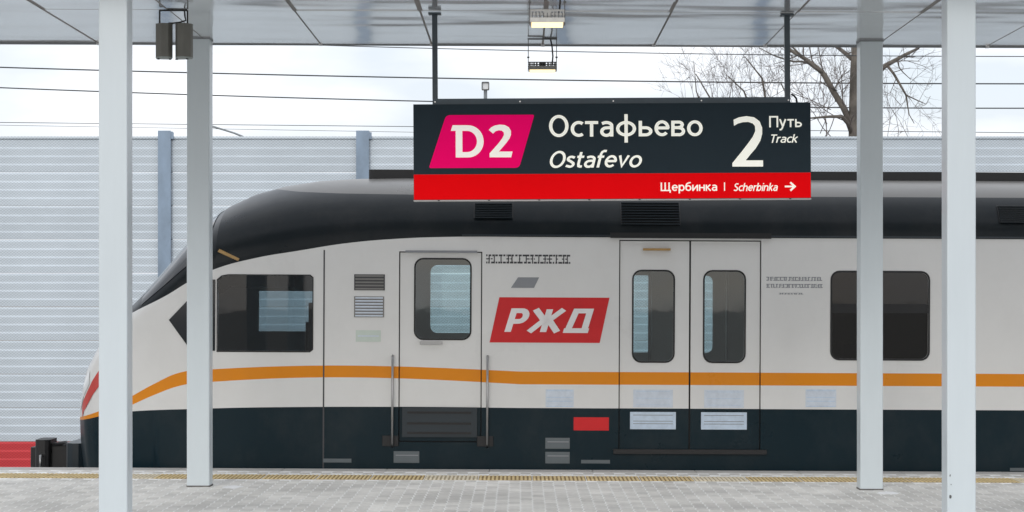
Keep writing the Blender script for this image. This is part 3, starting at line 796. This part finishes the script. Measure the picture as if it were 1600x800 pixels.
# black glazing running forward from the cab window to a point
def nose_xz(X, z):                                  # point on the near flank of the nose
    pr = [p for p in PROF if p[0] <= XF+1e-6]
    for i in range(len(pr)-1):
        if pr[i][0] <= X <= pr[i+1][0]:
            f_ = (X-pr[i][0])/(pr[i+1][0]-pr[i][0]+1e-9); w = pr[i][2]+(pr[i+1][2]-pr[i][2])*f_; return TC-w
    return TD
def flank(name, lo, hi, xs, off, mt):
    mb = MB()
    for x in xs: mb.v += [(x, nose_xz(x, lo(x))-off, lo(x)), (x, nose_xz(x, hi(x))-off, hi(x))]
    for i in range(len(xs)-1): mb.f.append([2*i, 2*i+2, 2*i+3, 2*i+1]); mb.m.append(0)
    return mb.build(name, mt, tr, True)
xa, xb = tx(262), XF
za, zb0, zb1 = tz(280,500), tz(310,548), tz(330,440)
def lin(x, p, q): return p+(q-p)*(x-xa)/(xb-xa)
xs = [xa+(xb-xa)*i/14 for i in range(15)]
flank('quarter_light', lambda x: max(zb0, lin(x, za, zb0-0.32)), lambda x: min(lin(x, za, zb1+0.10), zb1+0.02), xs, 0.006, M['windscreen'])
# lamps on the nose
patch('tail_lamp', 2.6, 5.2, 8.2, 9.3, 0.006, M['lens_red'], nu=8, nk=4)
patch('tail_lamp', 2.6, 5.2, NN-9.3, NN-8.2, 0.006, M['lens_red'], nu=8, nk=4)
patch('headlamp', 2.2, 3.6, 9.6, 12.5, 0.006, M['lens_white'], nu=6, nk=6)
patch('headlamp', 2.2, 3.6, NN-12.5, NN-9.6, 0.006, M['lens_white'], nu=6, nk=6)
# coupler and nose buffer beam
cp = MB().cbox(-5.0, -4.42, TC-0.11, TC+0.11, -0.16, 0.10, 0.03).build('coupler', M['black'], tr)
MB().cbox(-5.12, -4.96, TC-0.2, TC+0.2, -0.24, 0.16, 0.05).build('coupler_head', M['black'], cp)
MB().tube([(-4.97,TC-.10,.02),(-4.97,TC-.10,.10),(-4.80,TC-.16,.13),(-4.62,TC-.3,.02),(-4.5,TC-.34,-.05)], 0.022, 8).build('air_hose', M['cable'], cp, True)
MB().tube([(-5.04,TC-.21,.0),(-5.04,TC-.27,.0),(-5.04,TC-.27,-.16)], 0.014, 8).build('release_handle', M['steel'], cp, True)
MB().cbox(-5.20, -5.10, TC-0.05, TC+0.14, -0.16, 0.07, 0.03).build('coupler_jaw', M['black'], cp)
MB().cbox(-4.66, -4.44, TC-0.85, TC+0.85, -0.36, 0.17, 0.08).build('buffer_beam', M['train_dark'], tr)
# small slanted amber piece by the windscreen corner
p = Vector((tx(357), TD+0.10, tz(357,396)))
MB().add([(p.x-.10,TD+.012,p.z+.045),(p.x+.10,TD+.004,p.z-.05),(p.x+.085,TD+.004,p.z-.075),(p.x-.115,TD+.012,p.z+.015),
          (p.x-.10,TD-.014,p.z+.040),(p.x+.10,TD-.02,p.z-.05),(p.x+.085,TD-.02,p.z-.072),(p.x-.115,TD-.014,p.z+.015)], [(7,6,5,4),(0,1,5,4),(1,2,6,5),(2,3,7,6),(3,0,4,7)]).build('amber_piece', M['amber'], tr)
# wheels
for x in (-0.6, 2.0, 12.6, 15.2):
    for y in (TC-0.76, TC+0.76):
        MB().tube([(x,y-0.065,-0.62),(x,y+0.065,-0.62)], 0.455, 24).build('wheel', M['rail'], tr)
MB().box(-3.6, XE-0.2, TD+0.3, TD+2*HWD-0.3, -0.45, -0.2).build('underframe', M['black'], tr)
# interior
MB().box(-3.4, XE-0.05, TD+0.051, TD+2*HWD-0.051, 0.10, 0.14).build('floor', M['interior_dark'], tr)
MB().box(-1.6, XE-0.05, TD+0.25, TD+2*HWD-0.25, 2.30, 2.34).build('ceiling', M['interior'], tr)
e = MB(); e.box(XE-0.06, XE-0.01, TD+0.051, TD+2*HWD-0.051, -0.3, 2.3); e.build('end_wall', M['interior'], tr)
MB().box(tx(520), tx(528), TD+0.051, TD+2*HWD-0.051, 0.141, 2.299).build('cab_bulkhead', M['interior_dark'], tr)
for x in (920, 1232):
    for (y0, y1) in ((TD+0.052, TD+1.2), (TD+2.26, TD+2*HWD-0.052)):
        MB().box(tx(x), tx(x)+0.04, y0, y1, 0.141, 2.299).build('partition', M['interior'], tr)
MB().box(tx(772), tx(776), TD+1.0, TD+2*HWD-0.052, 0.141, 2.299).build('partition', M['interior'], tr)
# cab furniture: desk, chair, sun blind
MB().box(-3.5, -2.95, TD+0.3, TD+2*HWD-0.3, 0.141, 1.06).build('driver_desk', M['interior_dark'], tr)
ch = MB().cbox(-2.62, -2.14, TD+1.0, TD+1.5, 0.55, 0.68, 0.03); ch.cbox(-2.22, -2.1, TD+1.02, TD+1.48, 0.68, 1.42, 0.03); ch.cbox(-2.2, -2.12, TD+1.12, TD+1.38, 1.42, 1.62, 0.03); ch.tube([(-2.4,TD+1.25,.14),(-2.4,TD+1.25,.55)], .05, 10)
ch.build('driver_chair', M['interior_dark'], tr)
MB().box(-2.98, -2.5, TD+0.9, TD+2.6, 1.78, 2.299).build('overhead_console', M['interior_dark'], tr)
MB().box(-2.05, tx(519), TD+2.2, TD+2*HWD-0.06, 0.141, 2.299).build('cab_cupboard', M['interior_dark'], tr)
# saloon seats
for k in range(5):
    x = pw[0][0]-0.15+2.05*k
    for y in (TD+0.25, TD+2.25):
        s_ = MB().cbox(x, x+0.45, y, y+0.95, 0.42, 0.54, 0.03); s_.cbox(x+0.45, x+0.55, y, y+0.95, 0.42, 1.22, 0.03); s_.cbox(x+0.55, x+1.0, y, y+0.95, 0.42, 0.54, 0.03)
        s_.box(x+.46, x+.54, y+.4, y+.55, .141, .42)
        s_.build('seat', M['seat'], tr)
for x in (1012, 1140): MB().tube([(tx(x)+0.1,TD+1.4,.14),(tx(x)+0.1,TD+1.4,2.3)], .018, 8).build('grab_pole', M['steel'], tr)
# doors
def ring(a, b, c, d, r, wd, y0, y1, name, mt, par):
    return MB().plate(rrect(a-wd,b+wd,c-wd,d+wd,r+wd), [rrect(a,b,c,d,r)], y0, y1).build(name, mt, par)
def leaf(x0, x1, z0, z1, win, nm='door'):
    d = MB().plate(rect(x0,x1,z0,z1), [rrect(*win, 0.075)], TD+0.016, TD+0.046).build(nm, M['livery'], tr)
    ring(*win, 0.075, 0.016, TD+0.011, TD+0.0155, 'gasket', M['rubber'], d)
    MB().plate(rrect(*win, 0.075), [], TD+0.026, TD+0.032).build('pane', M['glass_clear'], d)
    return d
g_ = 0.011
sd_ = leaf(svc[0]+g_, svc[1]-g_, svc[2]+g_, svc[3]-g_, svw)
MB().box(tx(655), tx(690), TD-0.012, TD+0.015, tz(690,538), tz(690,533.5)).build('handle', M['steel'], sd_)
xm = (pdoor[0]+pdoor[1])/2
for (a, b), w in zip(((pdoor[0]+g_, xm-g_*0.8), (xm+g_*0.8, pdoor[1]-g_)), dw):
    d = leaf(a, b, pdoor[2]+0.02, pdoor[3]-g_, w)
    MB().plate(rect(w[0]-0.03, w[1]+0.03, tz(1060,671), tz(1060,644)), [], TD+0.0125, TD+0.0155).build('sticker', M['label_blue'], d)
    for k in (0.3, 0.45, 0.8): MB().box(w[0]+0.0, w[1]-0.0, TD+0.0108, TD+0.0122, tz(1060,671-27*k), tz(1060,670-27*k)).build('print_line', M['print_grey'], d)
    MB().plate(rect(w[0]-0.0, w[1]+0.0, tz(1060,637), tz(1060,609)), [], TD+0.0135, TD+0.0155).build('sticker', M['label_pale'], d)
    for k in (0.1, 0.5, 0.9): MB().box(w[0]+0.03, w[1]-0.03, TD+0.0118, TD+0.0133, tz(1060,636-26*k), tz(1060,635-26*k)).build('print_line', M['label_blue'], d)
for x0, x1, z0, z1 in (svc, pdoor):          # rubber-lined reveals behind the gaps
    MB().plate(rect(x0,x1,z0,z1), [rect(x0+0.04,x1-0.04,z0+0.04,z1-0.04)], TD+0.0465, TD+0.049).build('door_seal', M['rubber'], tr)
MB().box(xm-0.03, xm+0.03, TD+0.0465, TD+0.049, pdoor[2]+0.041, pdoor[3]-0.041).build('door_seal', M['rubber'], tr)
MB().box(tx(958), tx(1197), TD-0.045, TD+0.004, tz(1075,709), tz(1075,702)).build('door_sill', M['rubber'], tr)
MB().box(tx(952), tx(1203), TD-0.03, TD+0.01, tz(1075,372.5), tz(1075,364)).build('drip_rail', M['rubber'], tr)
MB().box(tx(1003), tx(1046), TD-0.02, TD+0.012, tz(1020,391.5), tz(1020,388)).build('door_lamp', M['amber'], tr)
MB().box(tx(632), tx(744), TD-0.014, TD-0.0005, tz(690,395), tz(690,391.5)).build('drip_rail', M['print_grey'], tr)
# service door step and hand rails
MB().plate(rect(tx(628),tx(745),tz(690,683),tz(690,637)), [], TD-0.004, TD-0.0005).build('step_recess', M['train_dark'], tr)
for y in (643, 660, 675): MB().box(tx(636), tx(736), TD-0.014, TD-0.0045, tz(690,y+3.2), tz(690,y)).build('step_tread', M['rubber'], tr)
for x in (613, 761):
    MB().tube([(tx(x),TD-.002,tz(690,556)),(tx(x),TD-.05,tz(690,560)),(tx(x),TD-.05,tz(690,694)),(tx(x),TD-.002,tz(690,698))], 0.012, 8).build('hand_rail', M['steel'], tr, True)
    MB().cbox(tx(x)-.10, tx(x)+.06, TD-0.02, TD-.0005, tz(690,697), tz(690,681), .006).build('rail_foot', M['rubber'], tr)
# body seam behind the cab
MB().box(tx(505)-.007, tx(505)+.007, TD-0.002, TD+0.001, ZB, 2.14).build('body_seam', M['print_black'], tr)
# cab and saloon panes
MB().plate(cab_win, [], TD+0.012, TD+0.018).build('cab_pane', M['glass_cab'], tr)
cw = cab_win; cxm = sum(p[0] for p in cw)/len(cw); czm = sum(p[1] for p in cw)/len(cw)
MB().plate([(cxm+(x-cxm)*1.02, czm+(z-czm)*1.03) for x,z in cw], [cw], TD-0.004, TD-0.0005).build('cab_window_frame', M['rubber'], tr)
for q in pw[:5]:
    wf = ring(*q, 0.07, 0.018, TD-0.005, TD-0.0005, 'window', M['rubber'], tr)
    MB().plate(rrect(*q, 0.07), [], TD+0.012, TD+0.018).build('pane', M['glass_dark'], wf)
    zz = tz(1370,482); MB().box(q[0], q[1], TD+0.002, TD+0.011, zz-0.045, zz+0.045).build('transom', M['rubber'], wf)
# ventilation grilles beside the service door
def grille(x0, x1, y0, y1, n, mt_b, mt_s, nm='vent_grille'):
    b_ = MB().plate(rect(tx(x0),tx(x1),tz(x0,y1),tz(x0,y0)), [], TD-0.004, TD-0.0005).build(nm, mt_b, tr)
    for k in range(n):
        y = y0+(y1-y0)*(k+0.5)/n; h = (y1-y0)/n*0.26
        MB().box(tx(x0)+.012, tx(x1)-.012, TD-0.010, TD-0.0042, tz(x0,y+h), tz(x0,y-h)).build('slat', mt_s, b_)
grille(552, 600, 428.5, 453.5, 5, M['print_black'], M['grille_light'])
grille(552, 599, 463, 495.5, 7, M['grille_light'], M['label_pale'])
MB().plate(rect(tx(555),tx(594),tz(575,534),tz(575,516)), [], TD-0.002, TD-0.0005).build('sticker', M['label_green'], tr)
MB().box(tx(558), tx(591), TD-0.0035, TD-0.0022, tz(575,526), tz(575,524)).build('print_line', M['label_pale'], tr)
# roof-side grilles
def roof_grille(x0, x1, z0, z1):
    def ys(z):
        sz = (z-2.28)/(2.935-2.28); a = math.asin(min(1, sz**(1/0.86))); return TC - HWD*math.cos(a)**0.86
    a, b_ = tx(x0), tx(x1)
    fr = MB(); n = 6
    zz = [z0+(z1-z0)*i/n for i in range(n+1)]
    for z in zz: fr.v += [(a, ys(z)-0.012, z), (b_, ys(z)-0.012, z)]
    for i in range(n): fr.f.append([2*i, 2*i+1, 2*i+3, 2*i+2]); fr.m.append(0)
    f_ = fr.build('roof_grille', M['grille'], tr)
    for i in range(9):
        z = z0+(z1-z0)*(i+0.5)/9; y = ys(z)
        MB().box(a+.01, b_-.01, y-0.035, y-0.012, z-0.006, z+0.002).build('slat', M['train_dark'], f_)
roof_grille(738, 800, 2.46, 2.62)
roof_grille(968, 1062, 2.40, 2.64)
roof_grille(1560, 1700, 2.44, 2.62)
MB().cbox(tx(560), XE-0.5, TC-0.55, TC+0.55, 2.90, 3.005, 0.05).build('roof_walkway', M['rubber'], tr)
MB().box(tx(720), XE, TD-0.012, TD+0.01, 2.286, 2.302).build('gutter', M['train_dark'], tr)
# operator logo panel
lg = [(779,464.8),(951,464.8),(936,535.5),(764,535.5)]
lo_ = MB().plate([(tx(x),tz(860,y)) for x,y in lg], [], TD-0.003, TD-0.0005).build('logo_panel', M['logo_red'], tr)
stw = fit(word('РЖД', 0.22, 0.16, 1.5), tx(787), tx(927), tz(860,521), tz(860,481))
lettering('logo_letters', stw, TD-0.0032, M['logo_white'], lo_)
MB().plate([(tx(x),tz(860,y)) for x,y in ((808,433.5),(841,433.5),(833,450),(797,450))], [], TD-0.003, TD-0.0005).build('emblem', M['print_grey'], tr)
# lettering too blurred to read in the photo: rows of small marks
def marks(name, x0, x1, y0, y1, mt, n, par=tr):
    mb = MB(); rng = random.Random(int(x0*10+y0)); h = (y1-y0)
    for row, (f0, f1) in enumerate(((0,.2),(.42,.55),(.8,1.0))):
        a = x0
        while a < x1-2:
            b_ = min(a+rng.uniform(1.5,6), x1)
            if row != 1 or rng.random() < 0.5: mb.box(tx(a), tx(b_), TD-0.0016, TD-0.0004, tz(x0,y0+h*f1), tz(x0,y0+h*f0))
            a = b_+rng.uniform(.8,2.2)
    for k in range(n):
        a = x0+(x1-x0)*(k+rng.uniform(.1,.6))/n
        mb.box(tx(a), tx(a+1.6), TD-0.0019, TD-0.0004, tz(x0,y1), tz(x0,y0))
    o = mb.build(name, mt, par); o['kind'] = 'stuff'; return o
marks('coach_marking', 758, 892, 397.5, 411.5, M['print_black'], 14)
marks('coach_marking', 1196, 1284, 432.5, 438.5, M['print_grey'], 18)
marks('coach_marking', 1196, 1284, 443.5, 449.5, M['print_grey'], 18)
marks('coach_marking', 1216, 1254, 457.5, 460, M['print_grey'], 9)
for x0, x1 in ((852,896), (1258,1306)):
    l_ = MB().plate(rect(tx(x0),tx(x1),tz(x0,636),tz(x0,608)), [], TD-0.002, TD-0.0005).build('sticker', M['label_pale'], tr)
    for y in (609.5, 620, 626, 634): MB().box(tx(x0)+.01, tx(x1)-.01, TD-0.0034, TD-0.0022, tz(x0,y+1.6), tz(x0,y)).build('print_line', M['label_blue'], l_)
MB().plate(rect(tx(896),tx(951),tz(920,672.5),tz(920,652)), [], TD-0.003, TD-0.0005).build('red_sticker', M['logo_red'], tr)
for (x0,x1,y0,y1) in ((505,549,716.5,722.5),(615,655,705,723),(852,890,706,724),(908,953,718.5,724),(852,890,684,701),(1578,1640,731,736)):
    l_ = MB().plate(rect(tx(x0),tx(x1),tz(x0,y1),tz(x0,y0)), [], TD-0.003, TD-0.0005).build('stencil_plate', M['label_grey'], tr)
    if y1-y0 > 10: MB().box(tx(x0)+.02, tx(x1)-.01, TD-0.0045, TD-0.0032, tz(x0,y0+7), tz(x0,y0+5.5)).build('print_line', M['print_grey'], l_)

# ------------------------------------------------------------------ noise barrier
BDp = 31.95; nb = link('noise_barrier', None); nb.location = (0, BDp, 0)
tag(nb, 'tall ribbed pale aluminium noise barrier behind the train', 'barrier')
bsx = BDp/F; PH = 0.509; SPC = 309*bsx
top = EYE + (467-216.5)*bsx
posts = [(258+309*k-CX)*bsx for k in range(-2, 6)]
prof = []
for r_ in range(4):
    z = -PH + 0.006 + r_*(PH-0.012)/4; q = (PH-0.012)/4
    prof += [(0.0,z),(-0.004,z+q*0.35),(-0.009,z+q*0.78),(-0.0085,z+q*0.82),(-0.001,z+q*0.89)]
prof.append((0.0, -0.006))
def bpanel(mt):
    mb = MB(); L_ = SPC/2 - 0.012
    v = [(-L_,y,z) for y,z in prof] + [(L_,y,z) for y,z in prof]; n = len(prof)
    f = [(i, i+n, i+n+1, i+1) for i in range(n-1)]
    v += [(-L_,0.09,-PH+.006),(L_,0.09,-PH+.006),(-L_,0.09,-.006),(L_,0.09,-.006)]
    f += [(n-1, 2*n-1, 2*n+3, 2*n+2), (0, 2*n, 2*n+1, n), (2*n, 2*n+2, 2*n+3, 2*n+1)]
    mb.add(v, f); return mb.build('barrier_panel', mt, nb)
pa = pb = None
for k in range(len(posts)-1):
    for r_ in range(11):
        red = r_ >= 9
        src = pb if red else pa
        if src is None:
            o = bpanel(M['barrier_red'] if red else M['barrier'])
            if red: pb = o
            else: pa = o
        else: o = src.copy(); COL.objects.link(o)
        o.location = ((posts[k]+posts[k+1])/2, random.uniform(-.004,.004), top - r_*PH)
        o.rotation_euler.x = random.uniform(-0.012, 0.012)
for i, x in enumerate(posts):
    p_ = MB().box(x-0.097, x+0.097, -0.075, -0.062, -1.5, top+0.115).box(x-0.006, x+0.006, -0.062, 0.10, -1.5, top+0.11).box(x-0.097, x+0.097, 0.10, 0.113, -1.5, top+0.115).build('barrier_post', M['galv'], nb)
    MB().box(x+0.10, x+0.135, -0.07, -0.02, top-0.01, top+0.09).build('post_bracket', M['galv'], p_)
for k in range(len(posts)-1):
    MB().box(posts[k]+0.02, posts[k+1]-0.02, -0.034, 0.095, top-0.003, top+0.030).build('coping', M['galv' if 0 else 'barrier'], nb)

# ------------------------------------------------------------------ overhead wires
def wire(pts, d, r, label, deg=2):
    P_ = []
    # quadratic through the given pixels, carried beyond the frame
    import numpy as np
    xs_ = [p[0] for p in pts]; ys_ = [p[1] for p in pts]
    c = np.polyfit(xs_, ys_, deg)
    for i in range(41):
        x = -500 + 2600*i/40; P_.append(at(x, float(np.polyval(c, x)), d))
    w = link('overhead_wire', None); mid = P_[20]; w.location = mid
    o = MB().tube([p-mid for p in P_], r, 6).build('overhead_wire', M['wire'], None, True)
    COL.objects.unlink(w); bpy.data.objects.remove(w); o.location = mid
    tag(o, label, 'wire', 'overhead wires above the tracks')
wire([(0,105),(155,110),(400,116),(677,122),(1050,127.5),(1340,130),(1600,131)], 40, 0.0125, 'thick dark overhead wire, second from the top at the tree, above the barrier')
wire([(0,137),(155,143),(400,151),(677,158.5),(1267,168),(1600,169)], 40, 0.0115, 'dark overhead wire that passes behind the sign just below its top rail')
wire([(0,191),(155,193),(330,195),(640,197.5)], 46, 0.007, 'thin pale overhead wire, upper of the pair low above the barrier', 1)
wire([(0,195),(155,198.5),(330,202),(640,206)], 46, 0.0045, 'thin pale overhead wire, lowest of all, just above the barrier top', 1)
wire([(0,52),(650,74),(800,79),(1000,83),(1200,86),(1600,88)], 26.55, 0.0055, 'thin overhead wire close under the canopy rim, topmost of the wires')

# ------------------------------------------------------------------ street lamps beyond the barrier
fl = link('floodlight_mast', None); p = at(758.5, 141, 36); fl.location = (p.x, 36, -1.12)
tag(fl, 'small square floodlight on a thin mast rising behind the sign', 'floodlight')
h = p.z+1.12; q = 36/F
MB().tube([(0,0,0),(0,0,h)], [0.07,0.03], 8).build('mast', M['pole_grey'], fl, True)
MB().plate(rrect(-6*q,6*q,h+0.0,h+13*q,0.02), [rrect(-4.6*q,4.6*q,h+1.4*q,h+11.6*q,0.015)], -0.04, 0.04).build('lamp_frame', M['lamp_dark'], fl)
MB().plate(rrect(-4.6*q,4.6*q,h+1.4*q,h+11.6*q,0.015), [], -0.01, 0.01).build('lamp_glass', M['lens_white'], fl)
la = link('street_lamp', None); p0 = at(309, 196, 37); la.location = (p0.x, 37, -1.12)
tag(la, 'street lamp arm curving down behind the barrier beside the column', 'street lamp')
def lp(x, y): a = at(x, y, 37); return (a.x-p0.x, 0, a.z+1.12)
MB().tube([(0,0,0),(0,0,p0.z+1.12)], [0.08,0.05], 8).build('mast', M['pole_grey'], la, True)
MB().tube([lp(309,196),(lp(320,196)),lp(335,198.5),lp(350,203),lp(366,208),lp(378,213),lp(386,218)], [.03,.025,.018,.016,.016,.018,.02], 7).build('lamp_arm', M['pole_grey'], la, True)
MB().cbox(lp(386,218)[0]-.05, lp(386,218)[0]+.25, -.1, .1, lp(386,222)[2]-.05, lp(386,219)[2], .04).build('lamp_head', M['pole_grey'], la)

# ------------------------------------------------------------------ bare trees
rng = random.Random(11)
def grow(mb, p, d, L_, r, depth, droop=0.0, spread=0.9):
    n = 4; pts = [p.copy()]; rs = [r]; dd = d.normalized()
    for i in range(n):
        dd = (dd + Vector((rng.gauss(0,.16), rng.gauss(0,.16), rng.gauss(0,.14)+droop))).normalized()
        pts.append(pts[-1]+dd*L_/n); rs.append(r*(1-0.62*(i+1)/n))
    mb.tube(pts, rs, 5 if r > 0.02 else 3, cap=False)
    if depth <= 0: return
    k = rng.randint(3, 4)
    for j in range(k):
        f_ = rng.uniform(0.3, 1.0); i = min(int(f_*n), n-1); q = pts[i].lerp(pts[i+1], f_*n-i)
        a = Vector((rng.gauss(0,1), rng.gauss(0,1), rng.gauss(0.25,.8))).normalized()
        nd = (dd + a*spread).normalized()
        grow(mb, q, nd, L_*rng.uniform(.45,.75), max(r*(0.55-0.2*f_), 0.0028), depth-1, droop, spread)
TDp = 38.0
def tree(base_px, label, limbs, trunk, seed, stubs):
    global rng
    rng = random.Random(seed)
    o = link('bare_tree', None); b0 = at(base_px, 300, TDp); o.location = (b0.x, TDp, -1.12); org = Vector((b0.x, TDp, -1.12))
    tag(o, label, 'tree', 'bare trees beyond the barrier')
    def P_(px, py, dy=0): a = at(px, py, TDp); a.y += dy; return a-org
    mb = MB()
    mb.tube([Vector((0,0,-0.05))]+[P_(x,y) for x,y,_ in trunk], [trunk[0][2]*1.35]+[r for _,_,r in trunk], 10)
    mb.build('trunk', M['bark'], o, True)
    tw = MB()
    for L_ in limbs:
        pts = [P_(*q[:2], q[3] if len(q) > 3 else 0) for q in L_]; rs = [q[2]*0.82 for q in L_]
        lm = MB().tube(pts, rs, 8); lm.build('limb', M['bark'], o, True)
        for i in range(1, len(pts)):
            seg = pts[i]-pts[i-1]
            for k in range(1 + int(seg.length*1.9)):
                f_ = rng.random(); q = pts[i-1]+seg*f_
                a = Vector((rng.gauss(0,1), rng.gauss(0,1), rng.gauss(.1,.9))).normalized()
                grow(tw, q, (seg.normalized()*0.7+a).normalized(), rng.uniform(.35,1.0), min(rs[i]*0.45, 0.018), 2)
    for (px, py, dx, dz, L_, r, dp) in stubs:
        grow(tw, P_(px, py, rng.uniform(-1.2,1.2)), Vector((dx, rng.gauss(0,.2), dz)), L_, r, dp, 0.02, 0.75)
    tw.build('crown', M['twig'], o)
tree(1334, 'big bare tree with forked limbs behind the barrier beside the column',
  [[(1331,196,.075),(1318,168,.072),(1302,143,.066),(1288,117,.06),(1277,104,.05,.1),(1256,87,.045,.2),(1236,74,.04,.3),(1210,52,.025,.5)],
   [(1285,114,.035),(1273,108,.034,-.1),(1258,100,.03,-.3),(1246,90,.026,-.4),(1230,78,.018,-.6)],
   [(1261,101,.024,-.2),(1247,101,.022,-.5),(1232,103,.02,-.7),(1215,101,.017,-.9),(1195,98,.014,-1.2),(1172,89,.009,-1.4)],
   [(1332,212,.05),(1322,194,.048,-.2),(1310,185,.04,-.4),(1290,186,.03,-.5),(1268,189,.022,-.7),(1245,192,.014,-.9)],
   [(1331,92,.05),(1322,78,.045,.3),(1312,66,.04,.5),(1298,45,.03,.8)],
   [(1336,165,.085),(1352,142,.075,.3),(1378,110,.065,.5),(1392,97,.055,.6),(1412,86,.045,.7),(1428,77,.038,.8),(1450,66,.028,.9)],
   [(1395,96,.034,.6),(1405,112,.03,.5),(1411,126,.028,.4),(1422,145,.022,.4),(1425,165,.014,.4),(1427,176,.011,.4),(1435,190,.008,.4)],
   [(1422,145,.015,.4),(1440,152,.013,.5),(1457,158,.009,.6),(1464,145,.005,.6)],
   [(1413,87,.018,.7),(1416,99,.014,.7),(1424,106,.011,.8),(1436,117,.007,.8)],
   [(1307,141,.016),(1290,138,.014,-.3),(1275,131,.009,-.5)],
   [(1340,60,.09),(1345,30,.08,.1),(1330,0,.06,.2),(1335,-40,.04,.2)]],
  [(1337,330,.17),(1337,215,.135),(1337,165,.125),(1338,110,.115),(1340,70,.11),(1341,20,.085),(1342,-60,.04)], 5,
  [(1305,215,-.3,1,1.2,.012,3),(1285,218,.1,1,1.0,.012,3),(1320,218,-.2,1,1.0,.012,3),(1320,150,-.3,.8,.9,.012,2),(1300,170,-.8,.3,.9,.012,2),(1310,110,.2,1,.6,.01,2),
   (1400,225,.2,1,1.0,.008,2),(1420,225,-.2,1,.9,.007,2),(1385,222,.2,1,.8,.007,2),(1445,160,.4,.6,.6,.006,2),(1440,120,.4,.5,.6,.006,2),(1405,165,-.4,.4,.5,.006,2)])
TDp = 40.0
tree(1150, 'thin bare sapling behind the sign, twigs showing above its top rail',
  [[(1168,235,.035),(1140,190,.03),(1110,158,.02,-.2),(1085,118,.012,-.3)],
   [(1178,230,.035,.2),(1180,180,.03,.3),(1165,140,.02,.3),(1140,115,.012,.4)],
   [(1160,238,.03),(1105,180,.022,.3),(1090,140,.014,.3),(1086,92,.006,.3)],
   [(1196,230,.035),(1197,160,.028),(1188,125,.02,-.3),(1160,92,.012,-.4)],
   [(1215,225,.03,.2),(1240,160,.022,.4),(1225,125,.015,.5)]],
  [(1160,360,.08),(1165,300,.07),(1172,240,.05)], 9,
  [(x, 200+(i%3)*8, -.35+(i%5)*.16, 1, 0.85+0.12*(i%4), .009, 3) for i, x in enumerate(range(1086, 1300, 13))])

# ------------------------------------------------------------------ dry road salt at the column feet
for (px, py, w_, lab) in ((364,763.5,0.085,'small patch of spilled salt beside the column before the cab'), (1386,768,0.10,'small patch of spilled salt beside the column before the passenger window')):
    d = EYE*F/(py-CY-0.3); p = at(px, py, d)
    mb = MB(); n = 14; rg = random.Random(int(px))
    ring_ = [(w_*rg.uniform(.7,1.15)*math.cos(2*math.pi*k/n), 0.16*rg.uniform(.6,1.2)*math.sin(2*math.pi*k/n), 0.0005) for k in range(n)]
    mb.add(ring_+[(x*.6, y*.6, 0.006) for x,y,z in ring_]+[(0,0,0.008)], [(i,(i+1)%n,(i+1)%n+n,i+n) for i in range(n)]+[(i+n,(i+1)%n+n,2*n) for i in range(n)])
    o = mb.build('salt_patch', M['salt'], None, True); o.location = (p.x, d, -GRADE*p.x); tag(o, lab, 'salt', kind='stuff')
